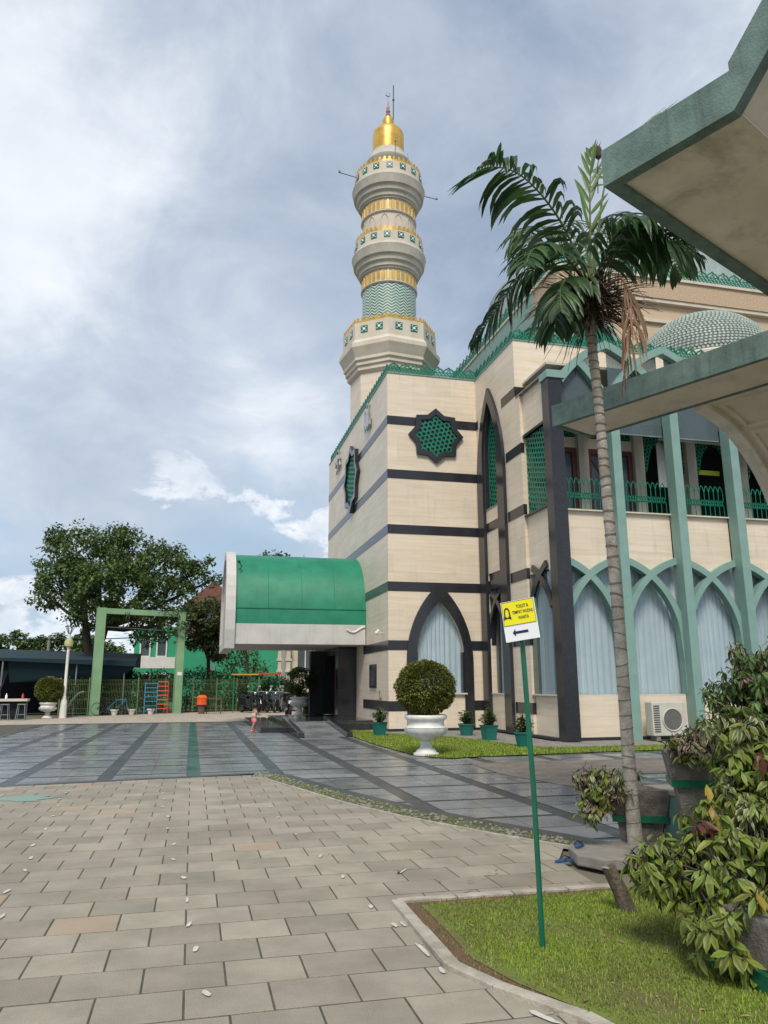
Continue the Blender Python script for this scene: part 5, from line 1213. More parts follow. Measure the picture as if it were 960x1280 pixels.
def potplant(loc, label, kind, hp=.32, rp=.17, square=False, tall=0.0, n=130):
    t_ = thing('potted_plant', loc, label, 'potted plant', 'potted plants along the mosque wall')
    b = MB()
    if square: b.lathe([(rp * .85, 0), (rp * 1.1, hp * .92), (rp * 1.2, hp * .92), (rp * 1.2, hp), (rp * 1.05, hp), (rp * 1.0, hp * .85), (1e-3, hp * .85)], n=4, a0=pi / 4 + .2)
    else: b.lathe([(rp * .72, 0), (rp, hp * .88), (rp * 1.08, hp * .88), (rp * 1.08, hp), (rp * .95, hp), (rp * .9, hp * .85), (1e-3, hp * .85)], n=24)
    b.build('pot', m_tealpot, t_, smooth=not square)
    b = MB(); st = MB()
    for i in range(48 if not tall else 42):
        a = rnd(0, 2 * pi); rr = rnd(.0, .26); top = Vector((rr * cos(a), rr * sin(a), hp + rnd(.12, .42) * (1 - rr)))
        st.tube([(rr * .2 * cos(a), rr * .2 * sin(a), hp * .8), top], [.008, .004], 4)
        for j in range(9):
            aa = rnd(0, 2 * pi); b.leaf(top - Zv * rnd(0, .12), Vector((cos(aa), sin(aa), rnd(-.1, .9))).normalized(), Zv, rnd(.08, .14), rnd(.020, .036), .2, .25)
    if tall:
        st.tube([(0, 0, hp), (.02, 0, hp + tall * .5), (.0, .02, hp + tall)], [.012, .009, .004], 5)
        for j in range(34): aa = rnd(0, 2 * pi); zz = hp + tall * rnd(.45, 1.0); b.leaf(Vector((0, 0, zz)), Vector((cos(aa), sin(aa), rnd(-.2, .7))).normalized(), Zv, rnd(.06, .14), rnd(.02, .03), .2, .3)
    st.build('stem', m_trunk, t_); b.build('foliage', m_pot, t_)
potplant((-.72, -1.72, .024), 'leafy plant with a tall shoot in a square teal pot left of the arched window', 0, .40, .22, True, .95)
potplant((1.8, -2.45, .036), 'low bushy plant in a round teal pot right of the big urn', 1, .34, .24)
potplant((1.72, -4.5, .036), 'bushy plant with a thin tall shoot in a square teal pot beside the sign pole', 2, .40, .23, True, .75)
potplant((1.66, -6.95, .036), 'thin plant in a round teal pot right behind the green sign pole', 3, .36, .22, False, .5)

# bushes by the garden wall
def bush(name, loc, base, blobs, L, w, label, mats, sten, nper=9, seedpts=None, four=True, droopy=.45):
    t_ = thing(name, loc, label, 'shrub', 'leafy shrubs by the teal garden wall'); o_ = Vector(loc); st = MB(); lf = [MB() for _ in mats]; base = Vector(base)
    for (c, r_, n, wts) in blobs:
        c = Vector(c)
        for i in range(n):
            v = Vector((rnd(-1, 1), rnd(-1, 1), rnd(-1, 1)))
            if v.length > 1 or v.length < .1: v = Vector((rnd(-.6, .6), rnd(-.6, .6), rnd(-.6, .6)))
            v = v.normalized() * (random.random() ** .45); p = c + Vector((v.x * r_[0], v.y * r_[1], v.z * r_[2]))
            d_ = (v + Vector((0, 0, .5)) + Vector((rnd(-.3, .3), rnd(-.3, .3), 0))).normalized()
            if random.random() < .45: st.tube([base - o_ + Vector((rnd(-.06, .06), rnd(-.06, .06), 0)), (base + (p - base) * .5 + Vector((rnd(-.05, .05), rnd(-.05, .05), .04))) - o_, p - d_ * .03 - o_], [.011, .007, .0035], 4)
            st.tube([p - d_ * rnd(.08, .16) - o_, p + d_ * .02 - o_], [.005, .003], 4)
            mi = random.choices(range(len(mats)), wts)[0]
            e1 = d_.orthogonal().normalized(); e2 = d_.cross(e1); a0 = rnd(0, 6)
            k_n = nper + random.randint(-2, 2)
            for j in range(k_n):
                a = a0 + j * 2.4; tilt = .25 + .75 * j / k_n; rad = e1 * cos(a) + e2 * sin(a)
                ld = (d_ * (.9 - tilt * 1.2) + rad * (.35 + tilt * .6) + Vector((rnd(-.25, .25), rnd(-.25, .25), rnd(-.2, .2))) + Vector((0, 0, -.45 - .55 * tilt))).normalized(); q = p - d_ * (.05 * j / k_n)
                mb = lf[mi if (random.random() < .85 or len(mats) < 4) else 0]
                mb.leaf(q - o_ + rad * .008, ld, d_ + Vector((0, 0, .6)), L * rnd(.5, 1.35), w * rnd(.65, 1.35), rnd(.05, .45), droopy * rnd(.1, 1.7), four)
    st.build('stem', m_trunk, t_)
    for m, mb in zip(mats, lf):
        if mb.f: mb.build('foliage', m, t_)
    return t_
bush('variegated_shrub', (-3.3, -20.9, .3), (-3.2, -20.95, .30),
     [((-3.27, -20.71, .42), (.42, .35, .30), 125, (9, .25, .14, .04)), ((-3.38, -21.1, .28), (.30, .28, .30), 84, (9, .2, .10, .03)), ((-3.5, -20.68, .50), (.24, .25, .20), 46, (9, .4, .35, .04)), ((-3.0, -20.95, .5), (.4, .3, .35), 74, (9, .5, .08, .03)), ((-3.12, -20.75, .74), (.35, .25, .18), 50, (5, 4.5, .1, .03)), ((-2.9, -21.2, .25), (.35, .3, .35), 54, (9, .5, .08, .03))],
     .096, .0185, 'nearest big yellow green shrub spilling over the grass at lower right', [m_leafA, m_leafB, m_leafY, m_leafX], 0)
bush('variegated_shrub', (-2.6, -20.35, .9), (-2.55, -20.3, .55),
     [((-2.62, -20.43, 1.02), (.34, .38, .28), 110, (9, .6, .05, .14)), ((-2.78, -20.48, .84), (.20, .25, .15), 40, (8, 1, .1, .3)), ((-2.45, -20.35, .95), (.4, .3, .4), 76, (9, 1, .05, .08)), ((-2.62, -20.35, 1.28), (.30, .3, .12), 38, (4, 6, .05, .03))],
     .090, .0185, 'middle shrub of drooping green leaves with cream rimmed tips, right edge', [m_leafA, m_leafB, m_leafY, m_leafX], 0)
bush('variegated_shrub', (-2.3, -20.0, 1.4), (-2.2, -20.0, .85),
     [((-2.32, -20.0, 1.42), (.27, .35, .26), 96, (8, .5, .03, .7)), ((-2.15, -20.06, 1.64), (.34, .35, .26), 96, (7, 1.2, .03, 1.8)), ((-2.1, -20.1, 1.25), (.3, .3, .3), 60, (7, 1, .1, 1))],
     .075, .0145, 'topmost green and bronze shrub reaching up in front of the curtained arches', [m_pot, m_leafB, m_leafY, m_leafR], 0)
bush('bronze_shrub', (-2.05, -19.0, 1.0), (-2.02, -18.95, .85),
     [((-2.20, -19.15, 1.04), (.21, .24, .14), 90, (1.2, 3, 4)), ((-2.0, -19.1, 1.12), (.2, .2, .14), 46, (2, 3, 3))],
     .075, .015, 'bronze and cream leaved shrub in the higher wall planter', [m_leafA, m_leafB, m_leafR], 0)
bush('cream_shrub', (-2.35, -18.1, .5), (-2.2, -18.05, .50),
     [((-2.56, -18.22, .62), (.30, .25, .20), 95, (1.4, 5, 2)), ((-2.66, -18.25, .42), (.14, .15, .12), 22, (1, 3, 3)), ((-2.24, -18.1, .66), (.2, .2, .12), 30, (1.2, 4, 1.5))],
     .075, .016, 'cream edged shrub leaning left out of the lower concrete planter', [m_leafA, m_leafB, m_leafR], 0)
# planters, wall, slab
def planter(loc, rz, label, s=1.0):
    t_ = thing('concrete_planter', loc, label, 'planter', 'concrete wall planters', rz)
    k = s * 1.414 / 2
    b = MB(); b.lathe([(.24 * k * 1.4, 0), (.30 * k * 1.4, .27 * s)], n=4, a0=pi / 4); b.lathe([(.33 * k * 1.4, .275 * s), (.40 * k * 1.4, .54 * s), (.36 * k * 1.4, .54 * s), (.32 * k * 1.4, .46 * s), (1e-3, .46 * s)], n=4, a0=pi / 4); b.build('body', m_concdark, t_)
    b = MB()
    for r0, r1, z0, z1 in ((.30, .36, .25, .31),):
        b.lathe([(r0 * k * 1.4, z0 * s), (r1 * k * 1.4, z0 * s), (r1 * k * 1.4, z1 * s), (r0 * k * 1.4, z1 * s)], n=4, a0=pi / 4)
    b.build('bracket', m_poleg, t_); b = MB(); b.lathe([(.33 * k * 1.4, .47 * s), (1e-3, .475 * s)], n=4, a0=pi / 4); b.build('soil', m_soil, t_)
planter((-2.05, -18.02, .03), R(-28), 'lower concrete planter with a green bracket at the wall end behind the palm')
planter((-2.02, -18.95, .46), R(-28), 'higher concrete planter with a green bracket hung on the teal wall', .95)
b = MB(); b.box(-1.93, -1.70, -22.0, -18.0, .0, .54); gw = thing('garden_wall', (0, 0, 0), 'low teal garden wall with white coping behind the shrubs', 'wall'); b.build('wall', m_tealwall, gw)
b = MB(); b.box(-1.95, -1.68, -22.0, -17.97, .54, .575); b.build('coping', m_kerb, gw)
b = MB(); b.box(-2.2, -1.92, -18.2, -17.85, .0, .03); b.box(-1.93, -1.7, -17.999, -17.6, 0, .3); b.build('wall_foot', m_tealwall, gw)
b = MB(); b.prism([(-2.97, -18.50), (-2.84, -18.76), (-1.95, -18.75), (-1.95, -18.15), (-2.6, -18.05), (-2.9, -18.2)], .004, .10, 'xy'); tag(b.build('stepping_slab', m_conc, None, bevel=.012), 'mossy concrete slab at the foot of the palm and planter', 'slab')
b = MB(); b.tube([(-3.30, -19.88, -.01), (-3.36, -19.87, .16), (-3.43, -19.86, .31)], [.06, .052, .046], 10); st = thing('tree_stump', (0, 0, 0), 'short leaning sawn tree stump on the grass under the palm', 'stump'); b.build('trunk', m_wood, st)
b = MB(); b.lathe([(.046, 0), (.03, .004), (1e-3, .004)], (-3.43, -19.86, .305), 12); b.build('sawn_top', m_conc, st)
b = MB(); b.prism([(-3.6, -21.75), (-3.2, -21.65), (-2.95, -22.4), (-3.3, -22.5)], .02, .10, 'xy'); tag(b.build('path_slab', m_conc, None, bevel=.01), 'grey concrete slab at the bottom right under the nearest shrub', 'slab')
tr_ = thing('trough_planter', (-3.18, -21.15, .02), 'weathered concrete trough with a green foot under the nearest shrub', 'planter'); b = MB(); b.box(-.22, .4, -.28, .28, .1, .34); b.build('trough', m_concdark, tr_, bevel=.015); b = MB(); b.box(-.26, .44, -.32, .32, 0, .1); b.build('green_foot', m_poleg, tr_); 
for i, (x, y, a) in enumerate(((-3.02, -18.36, .25), (-2.80, -18.22, .9))):
    s_ = thing('rubber_sandal', (x, y, .016 if i == 0 else .103), ('blue rubber sandal lying on the paving beside the slab', 'blue rubber sandal lying on the mossy slab')[i], 'sandal', 'pair of rubber sandals', a); b = MB()
    P = [(.11 * cos(2 * pi * k / 14) , (.042 - .010 * (cos(2 * pi * k / 14) < 0)) * sin(2 * pi * k / 14)) for k in range(14)]; b.prism(P, 0, .016, 'xy'); b.build('sole', m_sandal, s_); b = MB()
    b.tube([(-.03, .036, .016), (.02, .02, .045), (.065, 0, .018)], .005, 5); b.tube([(-.03, -.036, .016), (.02, -.02, .045), (.065, 0, .018)], .005, 5); b.build('strap', m_rubber, s_)

# ================================================================== THE SIGN
sg = thing('direction_sign', (-4.21, -20.44, .02), 'yellow and white toilet direction sign on a slender green pole', 'sign')
b = MB(); b.tube([(0, 0, -.02), (-.012, .004, .9), (-.045, .012, 1.90)], [.0165, .0165, .0165], 12); b.build('pole', m_poleg, sg, smooth=True)
SGO = bpy.data.objects.new('sign_box', None)
def text_mesh(body, size, m, name, off=.0, width=None):
    cu = bpy.data.curves.new(name, 'FONT'); cu.body = body; cu.size = size; cu.extrude = .0006; cu.offset = off; cu.align_x = 'CENTER'; cu.align_y = 'CENTER'; o = bpy.data.objects.new(name, cu); me = bpy.data.meshes.new_from_object(o)
    bpy.data.objects.remove(o); bpy.data.curves.remove(cu); me.materials.clear(); me.materials.append(m)
    xs_ = [v.co.x for v in me.vertices]; w0 = max(xs_) - min(xs_)
    if width and w0 > 0:
        for v in me.vertices: v.co.x *= width / w0
    o = bpy.data.objects.new(name, me); COL.objects.link(o); return o
SW, SH, SD = .222, .250, .05
Rz = Matrix.Rotation(R(-44), 4, 'Z') @ Matrix.Rotation(R(-7), 4, 'Y')
SM = Matrix.Translation((-.058, -.028, 1.925)) @ Rz
def onsign(o, x=0, z=0, y=-SD / 2 - .001, text=False):
    o.parent = sg; o.matrix_local = SM @ Matrix.Translation((x, y, z)) @ (Matrix.Rotation(R(90), 4, 'X') if text else Matrix.Identity(4))
b = MB(); b.box(-SW / 2, SW / 2, -SD / 2, SD / 2, -SH / 2, SH / 2); bx = b.build('sign_case', m_poleg, None); onsign(bx, y=0)
b = MB(); b.box(-SW / 2 - .003, SW / 2 + .003, -SD / 2 - .004, -SD / 2 - .0005, -SH / 2 - .003, SH / 2 + .003); o = b.build('sign_face', m_signw, None); onsign(o, y=0)
b = MB(); b.box(-.107, .107, -.0015, 0, -.074, .074); o = b.build('yellow_field', m_signy, None); onsign(o, 0, .049, -SD / 2 - .0045)
b = MB(); b.band([(-.1085, -.0755), (.1085, -.0755), (.1085, .0755), (-.1085, .0755)], [(-.1065, -.0735), (.1065, -.0735), (.1065, .0735), (-.1065, .0735)], -.001, 0, closed=True); o = b.build('border_line', m_ink, None); onsign(o, 0, .049, -SD / 2 - .0065)
for s_, z_, w_ in (('TOILET &', .086, .082), ('TEMPAT WUDHU', .050, .142), ('WANITA', .014, .070)):
    o = text_mesh(s_, .030, m_ink, 'lettering', .0002, w_); onsign(o, .029, z_, -SD / 2 - .0072, True)
b = MB(); n = 12      # veiled head pictogram
outer = [(-.022, -.012)] + [(-.019 * cos(pi * k / n), .018 + .026 * sin(pi * k / n)) for k in range(n + 1)] + [(.022, -.012)]; inner = [(-.013, -.010)] + [(-.012 * cos(pi * k / n), .016 + .018 * sin(pi * k / n)) for k in range(n + 1)] + [(.013, -.010)]
b.band(outer, inner, -.001, 0); b.prism([(-.027, -.036), (-.018, -.030), (0, -.026), (.018, -.030), (.027, -.036), (.0225, -.0125), (.0131, -.0105), (0, -.022), (-.0131, -.0105), (-.0225, -.0125)], -.001, 0)
o = b.build('veil_pictogram', m_ink, None); onsign(o, -.078, .046, -SD / 2 - .0072)
b = MB(); b.prism([(-.060, 0), (-.040, .024), (-.040, .008), (.045, .008), (.045, -.008), (-.040, -.008), (-.040, -.024)], -.001, 0); o = b.build('arrow', m_navy, None); onsign(o, 0, -.075, -SD / 2 - .0052)

# ================================================================== BACKGROUND, LEFT AND CENTRE
gt = thing('garden_gate', (0, 0, 0), 'tall light green square portal frame standing before the big tree', 'gate frame')
GL, GR_ = Vector((-11.22, 18.42, 0)), Vector((-7.08, 20.0, 0)); gd = (GR_ - GL).normalized(); gn = Vector((-gd.y, gd.x, 0))
for p in (GL, GR_): b = MB(); b.obox(p + Zv * 2.80, gd, gn, Zv, .225 if p is GL else .205, .15, 2.80); b.build('post', m_gateg, gt, bevel=.01)
b = MB(); b.obox((GL + GR_) / 2 + Zv * 5.44, gd, gn, Zv, (GR_ - GL).length / 2 - .21, .148, .145); b.build('lintel', m_gateg, gt)
b = MB(); b.obox(GR_ + Zv * 2.15 - gn * .165, gd, gn, Zv, .13, .01, .09); b.build('plate', m_signw, gt)
b = MB(); b.bar(GL + Zv * 4.6 + gd * .3, GR_ + Zv * 4.5 - gd * .3, .02); b.build('wire', m_steel, gt)
for (u, L_s) in ((.30, .5), (.88, .6)):
    p = GL.lerp(GR_, u) + Zv * 5.5 - gn * .18
    b = MB()
    for i in range(22): b.leaf(p + Vector((rnd(-.12, .12), rnd(-.05, .02), -rnd(0, L_s))), Vector((rnd(-1, 1), -.3, -1)).normalized(), Zv, .14, .03)
    tag(b.build('creeper', m_hedge, None), ('small creeper hanging from the gate lintel near its left end', 'small creeper hanging from the gate lintel near its right post')[u > .5], 'creeper')

def tree(name, loc, label, base_r, branches, blobs, mats, n_per, L, w, tr_mat=m_trunk, group=None, dens=1.3):
    t_ = thing(name, loc, label, 'tree', group); o_ = Vector(loc); b = MB()
    for pts, r0, r1 in branches: b.tube([Vector(p) - o_ for p in pts], [r0 + (r1 - r0) * i / (len(pts) - 1) for i in range(len(pts))], 8)
    b.build('trunk', tr_mat, t_, smooth=True)
    cm = MB()
    for i, (x, y, z, r_) in enumerate(blobs):
        vol = r_ ** 2; N = int(n_per * vol)
        # each blob is a crowd of small twigs' leaf clusters
        nc = max(6, int(26 * r_ ** 1.5))
        for c_ in range(nc):
            v = Vector((rnd(-1, 1), rnd(-1, 1), rnd(-1, 1)))
            while v.length > 1: v = Vector((rnd(-1, 1), rnd(-1, 1), rnd(-1, 1)))
            v = v.normalized() * v.length ** .35; cc = Vector((x, y, z)) + Vector((v.x, v.y, v.z * .82)) * r_ * rnd(.75, 1.12) - o_
            rr = rnd(.28, .6) * min(1, r_ / 1.2 + .25)
            mi = 1 if (len(mats) > 1 and random.random() < .26 + .34 * max(0, v.z)) else 0  # second leaf colour gets commoner upwards, a painted highlight on the crown
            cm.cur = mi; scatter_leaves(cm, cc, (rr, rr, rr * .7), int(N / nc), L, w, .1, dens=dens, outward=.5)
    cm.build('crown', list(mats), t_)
    return t_
T1 = [[-12.02, 22.74, 8.84, 2.31], [-13.57, 22.09, 7.05, 1.83], [-14.94, 23.45, 6.7, 0.96], [-13.64, 24.16, 9.75, 1.69], [-14.66, 24.42, 10.4, 0.77], [-10.29, 23.34, 9.3, 1.95], [-8.27, 21.81, 8.11, 2.0], [-6.72, 21.38, 7.9, 1.2], [-5.66, 21.17, 8.7, 0.40], [-5.35, 21.07, 7.66, 0.5], [-10.56, 20.83, 6.9, 2.3], [-8.12, 20.75, 6.3, 1.8], [-14.51, 23.35, 8.13, 1.35], [-12.67, 22.89, 5.6, 1.1], [-9.03, 23.03, 5.0, 1.4], [-11.09, 23.54, 10.5, 0.9], [-7.36, 20.51, 5.1, 1.0], [-7.91, 22.75, 9.3, 0.87], [-11.78, 20.1, 6.8, 1.8]]
TB = (-12.25, 22.8, 0)
br = [([TB, (-12.3, 22.8, 1.8), (-12.16, 22.77, 3.0), (-11.6, 22.65, 4.3), (-11.2, 22.5, 6.0)], .42, .22), ([(-12.16, 22.77, 2.9), (-12.5, 22.8, 4.6), (-12.8, 22.9, 6.6), (-12.9, 23, 9)], .26, .08)]
for (x, y, z, r_) in T1[:]:
    s0 = (-11.4, 22.6, 4.8) if x > -12.3 else (-12.6, 22.85, 5.2); br.append(([s0, ((s0[0] + x) / 2 + rnd(-.3, .3), (s0[1] + y) / 2, (s0[2] + z) / 2 - .2), (x, y, z), (x + rnd(-.5, .5), y + rnd(-.5, .5), z + r_ * .7)], .13, .02))
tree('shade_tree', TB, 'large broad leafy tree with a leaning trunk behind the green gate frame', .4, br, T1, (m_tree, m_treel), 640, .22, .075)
T2 = [[-5.43, 26.26, 5.73, 1.5], [-5.99, 26.4, 4.7, 1.2], [-4.47, 26.03, 4.9, 1.0], [-6.67, 26.54, 6.2, 0.9], [-4.9, 26.1, 3.9, .9], [-4.3, 26, 6.3, .7]]
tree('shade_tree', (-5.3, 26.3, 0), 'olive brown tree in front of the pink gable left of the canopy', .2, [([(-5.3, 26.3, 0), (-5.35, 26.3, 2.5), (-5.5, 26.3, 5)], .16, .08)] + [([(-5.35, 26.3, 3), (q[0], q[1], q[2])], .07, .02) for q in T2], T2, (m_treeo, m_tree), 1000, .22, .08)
T2b = [(-3.6, 24.6, 3.4, .8), (-3.0, 24.5, 3.0, .8), (-4.0, 24.7, 2.8, .6), (-2.3, 24.3, 2.5, .7)]
tree('shade_tree', (-3.0, 24.6, 0), 'slim pale trunked tree seen under the porch canopy', .1, [([(-3.0, 24.6, 0), (-3.02, 24.6, 2.2), (-3.0, 24.6, 4.4)], .13, .10)] + [([(-3.0, 24.6, 2.6), (q[0], q[1], q[2])], .05, .02) for q in T2b], T2b, (m_tree,), 420, .2, .06, tr_mat=m_conc)
for (bs, lab) in (([[-0.44, 37.39, 11.3, 0.93], [-0.78, 37.48, 11.9, 0.53], [0.31, 37.21, 11.7, 0.53], [-.3, 37.3, 9.8, 1.3]], 'distant tree top peeping over the left of the porch canopy'), ([[1.99, 36.8, 11.3, 0.6], [3.4, 36.45, 11.0, 0.6], [2.7, 36.6, 10.3, .9], [2.7, 36.6, 9, 1.2]], 'distant tree top peeping over the canopy nearest the mosque wall')):
    x, y = bs[0][0], bs[0][1]; tree('distant_tree', (x, y, 0), lab, .2, [([(x, y, 0), (x, y, 5), (x, y, 10)], .3, .1)], bs, (m_fart,), 420, .26, .09, group='far trees')
for i, (x, y, z, r_) in enumerate([[-22.69, 51.11, 4.5, 1.95], [-20.22, 50.5, 4.3, 1.8], [-17.73, 49.89, 4.3, 1.8], [-15.65, 49.37, 4.5, 1.95], [-13.44, 48.83, 3.41, 1.95], [-24.6, 51.5, 4.2, 2.2]]):
    lab = ('rounded far tree at the left edge above the dark tent', 'far tree just right of the pale utility pole foot', 'far tree between the utility pole and the lamp post', 'far tree right behind the lamp post head', 'low far tree glimpsed through the green gate frame', 'far tree outermost at the left edge of the view')[i]
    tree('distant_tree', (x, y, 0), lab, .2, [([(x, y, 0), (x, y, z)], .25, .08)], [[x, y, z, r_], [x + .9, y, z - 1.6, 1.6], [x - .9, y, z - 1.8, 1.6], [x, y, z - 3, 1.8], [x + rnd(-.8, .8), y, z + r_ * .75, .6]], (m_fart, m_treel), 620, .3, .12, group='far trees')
# hedge masses behind the fence
def shrub(x, y, z, r_, lab, m=m_hedge, palmy=False, n=2600):
    t_ = thing('garden_shrub', (x, y, 0), lab, 'shrub', 'dark shrubs behind the fence'); b = MB()
    if palmy:
        for i in range(46):
            a = rnd(0, 2 * pi); p = Vector((rnd(-.3, .3), rnd(-.3, .3), .3)); d_ = Vector((cos(a) * rnd(.3, 1), sin(a) * rnd(.3, 1), rnd(.7, 1.6))).normalized(); q = [p.copy()]; L_s = r_ * rnd(1.0, 1.7)
            for j in range(6):
                p = p + d_ * L_s / 6; d_ = (d_ - Zv * .2).normalized(); q.append(p.copy())
                for s_ in (-1, 1): b.leaf(p, (d_ * .7 + d_.cross(Zv).normalized() * s_).normalized(), Zv, .32, .03, .1, .3)
    else: scatter_leaves(b, (0, 0, z), (r_ * 1.2, r_ * .9, z), n, .16, .05, .5)
    b.build('foliage', m, t_); b = MB(); b.tube([(0, 0, 0), (0, 0, z)], [.05, .02], 5); b.build('stem', m_trunk, t_)
SHR = [(-9.9, 21.8, 1.15, 1.2, 0, 'dark shrub behind the climbing frame'), (-8.3, 23.0, 1.2, 1.2, 0, 'dark shrub left of the right gate post'), (-6.6, 23.0, 1.25, 1.4, 1, 'feathery palm like shrub just right of the gate post'), (-5.4, 23.6, 1.3, 1.5, 1, 'feathery palm like shrub above the orange cloth'), (-4.3, 23.4, 1.2, 1.3, 0, 'dense dark shrub left of the parked scooters'), (-2.9, 23.4, 1.15, 1.2, 0, 'dark shrub behind the striped awning'), (-1.4, 22.6, 1.0, 1.0, 0, 'dark shrub between the scooters and the pale house'), (-12.3, 20.2, 1.0, 1.1, 0, 'dark shrub left of the gate frame foot'), (-11.0, 21.2, 1.05, 1.2, 0, 'dark shrub seen low through the gate frame'), (-6.0, 24.4, 1.3, 1.3, 0, 'dark shrub filling the gap behind the two feathery shrubs'), (-.75, 10.6, .62, .5, 0, 'light green shrub right of the porch urn plinth')]
for (x, y, z, r_, pl_, lab) in SHR: shrub(x, y, z, r_, lab, m_hedge if x < -1.3 else m_pot, bool(pl_))
# olive mesh fence
fn = thing('mesh_fence', (0, 0, 0), 'olive green welded mesh fence along the far edge of the paving', 'fence')
FP = [(-12.95, 18.4), (-11.6, 18.9), (-9.2, 20.1), (-7.76, 20.75), (-6.24, 21.35), (-4.9, 21.9), (-3.72, 22.25), (-2.4, 22.3), (-1.14, 22.15)]
for p in FP: b = MB(); b.bar((p[0], p[1], 0), (p[0], p[1], 1.95), .06); b.build('post', m_fence, fn)
for p, q in zip(FP, FP[1:]):
    b = MB(); a_, c_ = Vector((*p, 0)), Vector((*q, 0)); L_s = (c_ - a_).length; n = int(L_s / .085)
    for i in range(1, n): b.bar(a_.lerp(c_, i / n) + Zv * .08, a_.lerp(c_, i / n) + Zv * 1.85, .012)
    for z_ in (.12, .35, .8, 1.2, 1.6, 1.82): b.bar(a_ + Zv * z_, c_ + Zv * z_, .012, .014)
    b.build('mesh_panel', m_fence, fn)
# dark tent
tn = thing('market_tent', (0, 0, 0), 'big dark blue sheet roofed shelter at the far left', 'tent')
b = MB(); b.hexa([(-18.5, 18.2, 2.90), (-9.4, 20.0, 2.55), (-9.4, 24, 2.55), (-18.5, 22.5, 2.9), (-18.5, 18.2, 3.0), (-9.4, 20.0, 2.85), (-9.4, 24, 3.4), (-18.5, 22.5, 3.6)]); b.build('roof', m_tent, tn)
b = MB(); b.hexa([(-18.6, 18.19, .9), (-15.9, 18.5, .9), (-15.6, 19.4, 2.9), (-18.5, 19.2, 2.95), (-18.6, 18.23, .9), (-15.9, 18.54, .9), (-15.6, 19.44, 2.9), (-18.5, 19.24, 2.95)]); b.build('side_flap', m_tentb, tn)
b = MB(); b.hexa([(-15.6, 19.3, 1.7), (-10.2, 20.4, 1.9), (-9.4, 20.2, 2.55), (-15.7, 18.9, 2.88), (-15.6, 19.34, 1.7), (-10.2, 20.44, 1.9), (-9.4, 20.24, 2.55), (-15.7, 18.94, 2.88)]); b.build('valance', m_tent, tn)
b = MB(); b.box(-19, -9.8, 23.6, 23.75, 0, 2.9); b.build('back_sheet', m_tentb, tn)
for (x, y) in ((-15.9, 18.8), (-12.4, 19.6), (-10.0, 20.3), (-18.3, 18.5)): b = MB(); b.tube([(x, y, 0), (x, y, 2.8)], .04, 6); b.build('pole', m_steel, tn)
# counter and stools
ct = thing('serving_counter', (-14.9, 14.3, 0), 'long pale topped counter in front of the dark tent at far left', 'counter'); b = MB(); b.box(-1.9, 1.25, -.3, .3, .84, .95); b.build('top', m_beige, ct); b = MB(); b.box(-1.85, 1.15, .0, .05, .05, .839); b.build('front_board', m_tentb, ct)
for x in (-1.5, -.4, .6, 1.15): b = MB(); b.bar((x, .2, 0), (x, .2, .84), .05); b.build('leg', m_steel, ct)
proto = None
for i, (x, lab) in enumerate(((-15.3, 'grey metal stool at the left edge under the counter'), (-14.5, 'second grey metal stool from the left edge'), (-13.8, 'grey metal stool nearest the far left urn'))):
    if proto is None:
        proto = thing('bar_stool', (x, 13.7, .01), lab, 'stool', 'grey stools at the counter'); b = MB(); b.box(-.17, .17, -.17, .17, .68, .72); b.build('seat', m_steel, proto)
        for (a, c_) in ((-1, -1), (1, -1), (1, 1), (-1, 1)): b = MB(); b.bar((a * .14, c_ * .14, .68), (a * .2, c_ * .2, 0), .025); b.build('leg', m_steel, proto)
        b = MB(); b.bar((-.18, -.18, .25), (.18, -.18, .25), .02); b.build('stretcher', m_steel, proto); b = MB(); b.bar((-.18, .18, .25), (.18, .18, .25), .02); b.build('stretcher', m_steel, proto)
    else: o = copy_tree(proto); o.location = (x, 13.7, .01); o['label'] = lab
for x, m, lab in ((-14.6, m_signw, 'small white bottle standing on the counter'), (-13.9, m_red, 'small red bottle standing on the right end of the counter')):
    bt = thing('sauce_bottle', (x, 14.2, .95), lab, 'bottle', 'bottles on the counter'); b = MB(); b.lathe([(.05, 0), (.05, .15), (.02, .2), (.02, .24), (1e-3, .25)], n=12); b.build('body', m, bt, smooth=True)
# lamp post
lp = thing('lamp_post', (-12.3, 15.55, .0), 'white lamp post with a yellowed globe and a small wire head, left of the gate', 'street lamp')
b = MB(); b.lathe([(.17, 0), (.15, .8), (.09, .95), (.10, 1.0), (.075, 1.05), (.065, 3.4)], n=12); b.build('post', m_white, lp, smooth=True)
b = MB(); b.lathe([(.09, 0), (.19, .05), (.21, .2), (.17, .36), (.08, .4)], (0, 0, 3.38), 12); b.build('globe', m_lampball, lp, smooth=True)
b = MB(); b.lathe([(.07, 3.78), (.07, 4.0)], n=10); b.build('neck', m_white, lp)
b = MB()
for k in range(6): a = k * pi / 3; b.bar((.04 * cos(a), .04 * sin(a), 4.0), (.22 * cos(a), .22 * sin(a), 4.38), .03); b.bar((.22 * cos(a), .22 * sin(a), 4.38), (.22 * cos(a + pi / 3), .22 * sin(a + pi / 3), 4.38), .025)
b.build('lantern_frame', m_steel, lp)
up_ = thing('utility_pole', (-17.4, 39.5, 0), 'thin pale utility pole rising behind the tent', 'pole'); b = MB(); b.tube([(0, 0, 0), (.1, 0, 5.35)], [.14, .10], 8); b.build('post', m_conc, up_)
b = MB(); b.bar((-.3, 0, 5.2), (.5, 0, 5.2), .06); b.build('crossarm', m_conc, up_)
b = MB(); b.tube([Vector((-26, 20.5, 4.75)).lerp(Vector((-6, 28, 4.9)), i / 20) - Zv * .9 * sin(pi * i / 20) * .7 for i in range(21)], .03, 5); tag(b.build('power_cable', m_rubber), 'dark overhead cable crossing behind the lamp post', 'cable')
